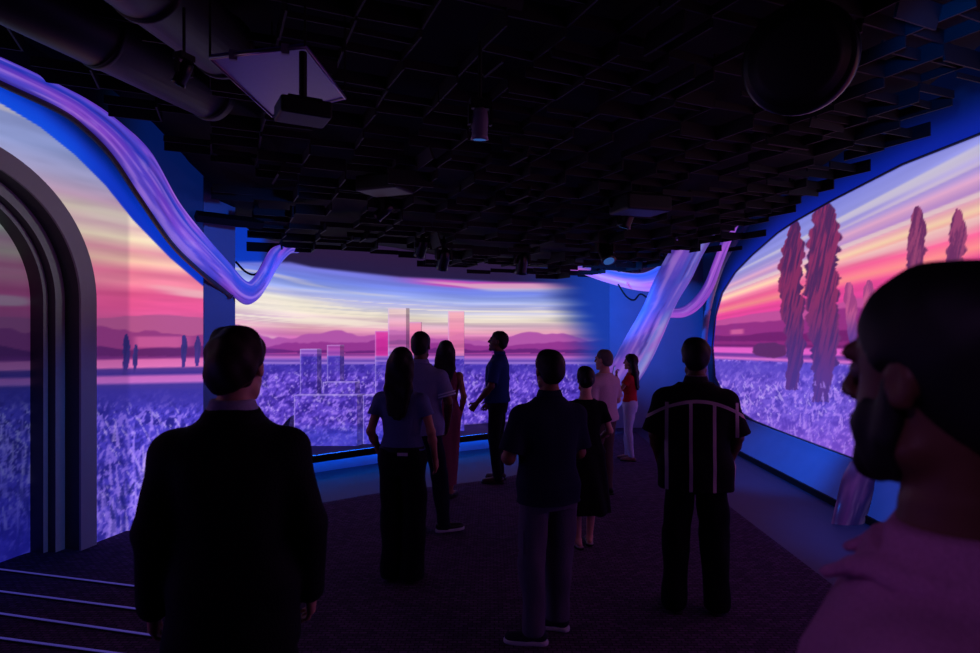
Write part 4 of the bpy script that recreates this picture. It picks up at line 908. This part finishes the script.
# 6 man in the centre
DK = cloth_mat('dark_slate_polo', (28, 32, 56))
p6 = at(549, 353, 3.72)
e6, b6, t6, s6, _ = person('man in a dark slate polo, cargo trousers and trainers at the centre, back turned', (p6.x - .005, 3.72), math.radians(16), 1.725,
    dict(res=.007, wide=1.02, skin=SK_M, haircol=H_B, hair='short', hair_t=.008, head=(0.12, 0, 0), arms=[((-.262, -.03, 1.12), (-.205, .19, 1.09), {'palm': (1, 0, 0), 'curl': 1.0}), ((.215, .02, 1.12), (.10, .20, 1.08), {'palm': (-1, 0, 0), 'curl': 1.0})], top_mat=DK, ease=.018, hem=.84, sleeve='short', sleeve_len=.86, sleeve_ease=.018, collar=DK,
         trousers=cloth_mat('grey_cargo_trousers', (92, 84, 104)), leg_ease=.030, cuff=.066, cuff_z=.07, shoe='sneaker', shoe_mat=cloth_mat('dark_trainer_mesh', (46, 46, 60)), sole=M_sole, feet=[(-.10, -.03, 1.15), (.095, .10, .95)]))
for sg in (-1,):
    m = MB(); m.box((sg * .166 * s6, .0, .62 * s6), (.014, .052, .075), 0); o = m.build('cargo_pocket', [x for x in e6.children if x.name.startswith('trousers')][0].data.materials[0], [x for x in e6.children if x.name.startswith('trousers')][0]); bv = o.modifiers.new('b', 'BEVEL'); bv.width = .01; bv.segments = 2

# 7 woman in the black dress
BLK = cloth_mat('black_dress', (8, 8, 12))
p7 = at(585, 370, 5.25)
person('woman in a black dress with her hair pinned in a low bun', (p7.x, 5.25), math.radians(8), 1.52,
    dict(fem=True, wide=1.08, res=.008, skin=SK_L, haircol=H_B, hair='bun', hair_t=.012, arms=[((-.225, .0, 1.13), (-.16, .19, 1.02)), ((.245, -.02, 1.13), (.17, .17, 1.0))], top_name='dress', top_mat=BLK, ease=.014, sleeve='short', sleeve_len=.62, hem=.92, neck_z=1.45,
         skirt=[(.36, 0, -.02, .245, .20), (.6, 0, 0, .225, .18), (.85, 0, 0, .195, .145), (.95, 0, 0, .184, .13), (1.04, 0, 0, .152, .112), (1.10, 0, 0, .14, .108)], shoe='sandal', shoe_mat=mat('pale_sandal_leather', (150, 130, 130), .5), feet=[(-.07, 0, .2), (.07, .08, -.2)]))

# 8 older man
p8 = at(603, 354, 6.85)
e8, b8, t8, s8, H8 = person('older grey-haired man in a pale pink shirt and khaki trousers, turned left', (p8.x, 6.85), math.radians(42), 1.60,
    dict(res=.008, wide=1.12, skin=SK_L, haircol=H_G, hair='short', hair_t=.006, head=(.2, 0, 0), arms=[((-.25, .0, 1.13), (-.16, .20, 1.05)), ((.265, -.02, 1.13), (.17, .18, 1.02))], top_mat=cloth_mat('pale_pink_shirt', (196, 158, 176)), ease=.022, hem=.90, sleeve='short', sleeve_len=.85, sleeve_ease=.02,
         trousers=cloth_mat('khaki_trousers', (84, 66, 62)), leg_ease=.022, shoe='leather', shoe_mat=M_black))

# 9 woman in red
p9 = at(630, 356, 8.6)
e9, b9, t9, s9, H9 = person('woman in a red top and white trousers holding a phone near her face', (p9.x, 8.6), math.radians(62), 1.46,
    dict(fem=True, res=.008, skin=SK_T, haircol=H_B, hair='long', hair_len=.46, hair_t=.016, head=(.1, 0, 0), arms=[((-.20, .11, 1.16), (-.07, .21, 1.40), {'palm': (0, 0, 0.2), 'dir': (.2, .1, 1), 'palm': (.3, -1, 0), 'curl': 1.0}), ((.21, .10, 1.15), (-.02, .20, 1.16), {'curl': .8})], top_mat=cloth_mat('red_top', (190, 28, 44)), ease=.010, sleeve='short', sleeve_len=.45, hem=.98, neck_z=1.46,
         trousers=cloth_mat('white_jeans', (196, 190, 214)), leg_ease=.012, cuff=.046, cuff_z=.07, shoe='flat', shoe_mat=mat('tan_flats', (120, 80, 70), .5), feet=[(-.07, -.04, .1), (.06, .06, -.1)]))
ph = empty('phone', (0, 0, 0)); w9 = Matrix.Translation(e9.location) @ Matrix.Rotation(math.radians(62), 4, 'Z'); hp9 = w9 @ (Vector((-.05, .262, 1.475)) * s9)
ph.location = hp9; ph.rotation_euler = (0.2, 0, math.radians(62)); tag(ph, 'small dark phone with a faintly lit screen held up by the woman in red', 'phone')
m = MB(); m.box((0, 0, 0), (.037, .004, .075)); m.build('phone_body', M_glosspl, ph); m = MB(); m.box((0, -.0046, 0), (.033, .0006, .068)); m.build('phone_screen', mat('phone_glass', (30, 30, 40), .1, emit=(110, 100, 200), estr=.8), ph)

# 10 striped shirt
STR = cloth_mat('black_shirt_with_pale_stripes', (14, 12, 16))
def stripes(m):
    nt = m.node_tree; b = nt.nodes['Principled BSDF']; tc = nt.nodes.new('ShaderNodeTexCoord'); sx = nt.nodes.new('ShaderNodeSeparateXYZ'); nt.links.new(tc.outputs['Object'], sx.inputs[0])
    def mth(op, a, bb=None, c=None):
        n = nt.nodes.new('ShaderNodeMath'); n.operation = op
        for k, v in enumerate((a, bb, c)):
            if v is None: continue
            if isinstance(v, (int, float)): n.inputs[k].default_value = v
            else: nt.links.new(v, n.inputs[k])
        return n.outputs[0]
    x = mth('ADD', sx.outputs['X'], 0.048); fr = mth('ABSOLUTE', mth('SUBTRACT', mth('FRACT', mth('DIVIDE', mth('ADD', x, 5.0), 0.145)), 0.5))
    vert = mth('MULTIPLY', mth('LESS_THAN', fr, 0.075), mth('MULTIPLY', mth('LESS_THAN', sx.outputs['Z'], 1.385), mth('LESS_THAN', mth('ABSOLUTE', sx.outputs['X']), 0.275)))
    yy = mth('ABSOLUTE', mth('SUBTRACT', mth('ADD', sx.outputs['Z'], mth('MULTIPLY', mth('MULTIPLY', sx.outputs['X'], sx.outputs['X']), 1.2)), 1.395)); hor = mth('LESS_THAN', yy, 0.011)
    any_ = mth('MAXIMUM', vert, hor); mx = nt.nodes.new('ShaderNodeMixRGB'); mx.inputs[1].default_value = (*lin((14, 12, 16)), 1); mx.inputs[2].default_value = (*lin((190, 168, 180)), 1)
    nt.links.new(any_, mx.inputs[0]); nt.links.new(mx.outputs[0], b.inputs['Base Color'])
stripes(STR)
p10 = at(691, 342, 4.08)
e10, b10, t10, s10, _ = person('man in a boxy dark shirt with pale vertical stripes, seen from behind at the right', (p10.x + .03, 4.08), math.radians(-12), 1.785,
    dict(res=.007, wide=1.08, skin=SK_D, haircol=H_B, hair='thick', hair_t=.012, head=(.0, 0, 0), arms=[((-.255, .0, 1.13), (-.215, .10, .93), {'curl': .9}), ((.255, .0, 1.13), (.215, .10, .93), {'curl': .9})], top_mat=STR, ease=.030, boxy=.10, hem=.80, flare=1.0, sleeve='short', sleeve_len=.95, sleeve_ease=.026,
         collar=cloth_mat('dark_collar_with_pale_edge', (40, 34, 40)), trousers=cloth_mat('black_trousers', (10, 10, 14)), leg_ease=.034, cuff=.078, cuff_z=.02, shoe='leather', shoe_mat=M_black, feet=[(-.13, .0, .2), (.13, .02, -.2)]))
m = MB(); n = 24; pts = [((.0675 * math.cos(a)) * s10, (-.024 + .0655 * math.sin(a)) * s10, 1.522 * s10) for a in np.linspace(math.radians(195), math.radians(345), n)]; m.tube(pts, .004, 6); m.build('collar_edge', mat('pale_edging', (130, 116, 124), .8), t10, True)

# 11 bearded man in the foreground
ROSE = mat('rose_polo_pique', (170, 110, 150), .95, .1, noise=.3, nscale=220, bump=.5)
e11, b11, t11, s11, H11 = person('large bearded man in a rose polo shirt close at the right edge, face turned left', (.556, .775), math.radians(48), 1.918,
    dict(res=.0065, wide=.92, hoff=(0, 0, .03), feet=[(-.13, 0, .15), (.13, 0, -.15)], trousers=cloth_mat('black_jeans', (16, 16, 22)), shoe='sneaker', shoe_mat=M_black, sole=M_sole, skin=SK_D, haircol=H_B, hair='thick', hair_t=.008, hair_n=.0015, beard=True, head=(-.43, 0, 0), arms=hang(), top_mat=ROSE, ease=.02, hem=.9, sleeve='short', sleeve_len=.9, sleeve_ease=.024, neck_z=1.475, wrinkle=.003))
# an open polo collar: folded band standing round the neck with two points falling forward
def polo_collar(par, s, m_):
    K = Field((-.17, -.17, 1.38), (.17, .2, 1.56), .005); K.loft([(1.452, 0, -.018, .104, .094), (1.47, 0, -.02, .095, .086), (1.50, 0, -.022, .078, .074)], .01); K.loft([(1.445, 0, -.018, .112, .10), (1.462, 0, -.02, .104, .094)], .01)
    K.plane((0, .045, 1.5), (0, 1, -.2))
    for sg in (-1, 1): K.cap((sg * .070, .045, 1.462), (sg * .056, .095, 1.432), .015, .012, .012, ((0, .3, 1), .6)); K.cap((sg * .085, .0, 1.455), (sg * .070, .06, 1.450), .02, .016, .02, ((0, 0, 1), .6))
    V, Fc = K.mesh(); mesh_obj('collar', V * s, Fc, m_, par, True)
polo_collar(t11, s11, ROSE)
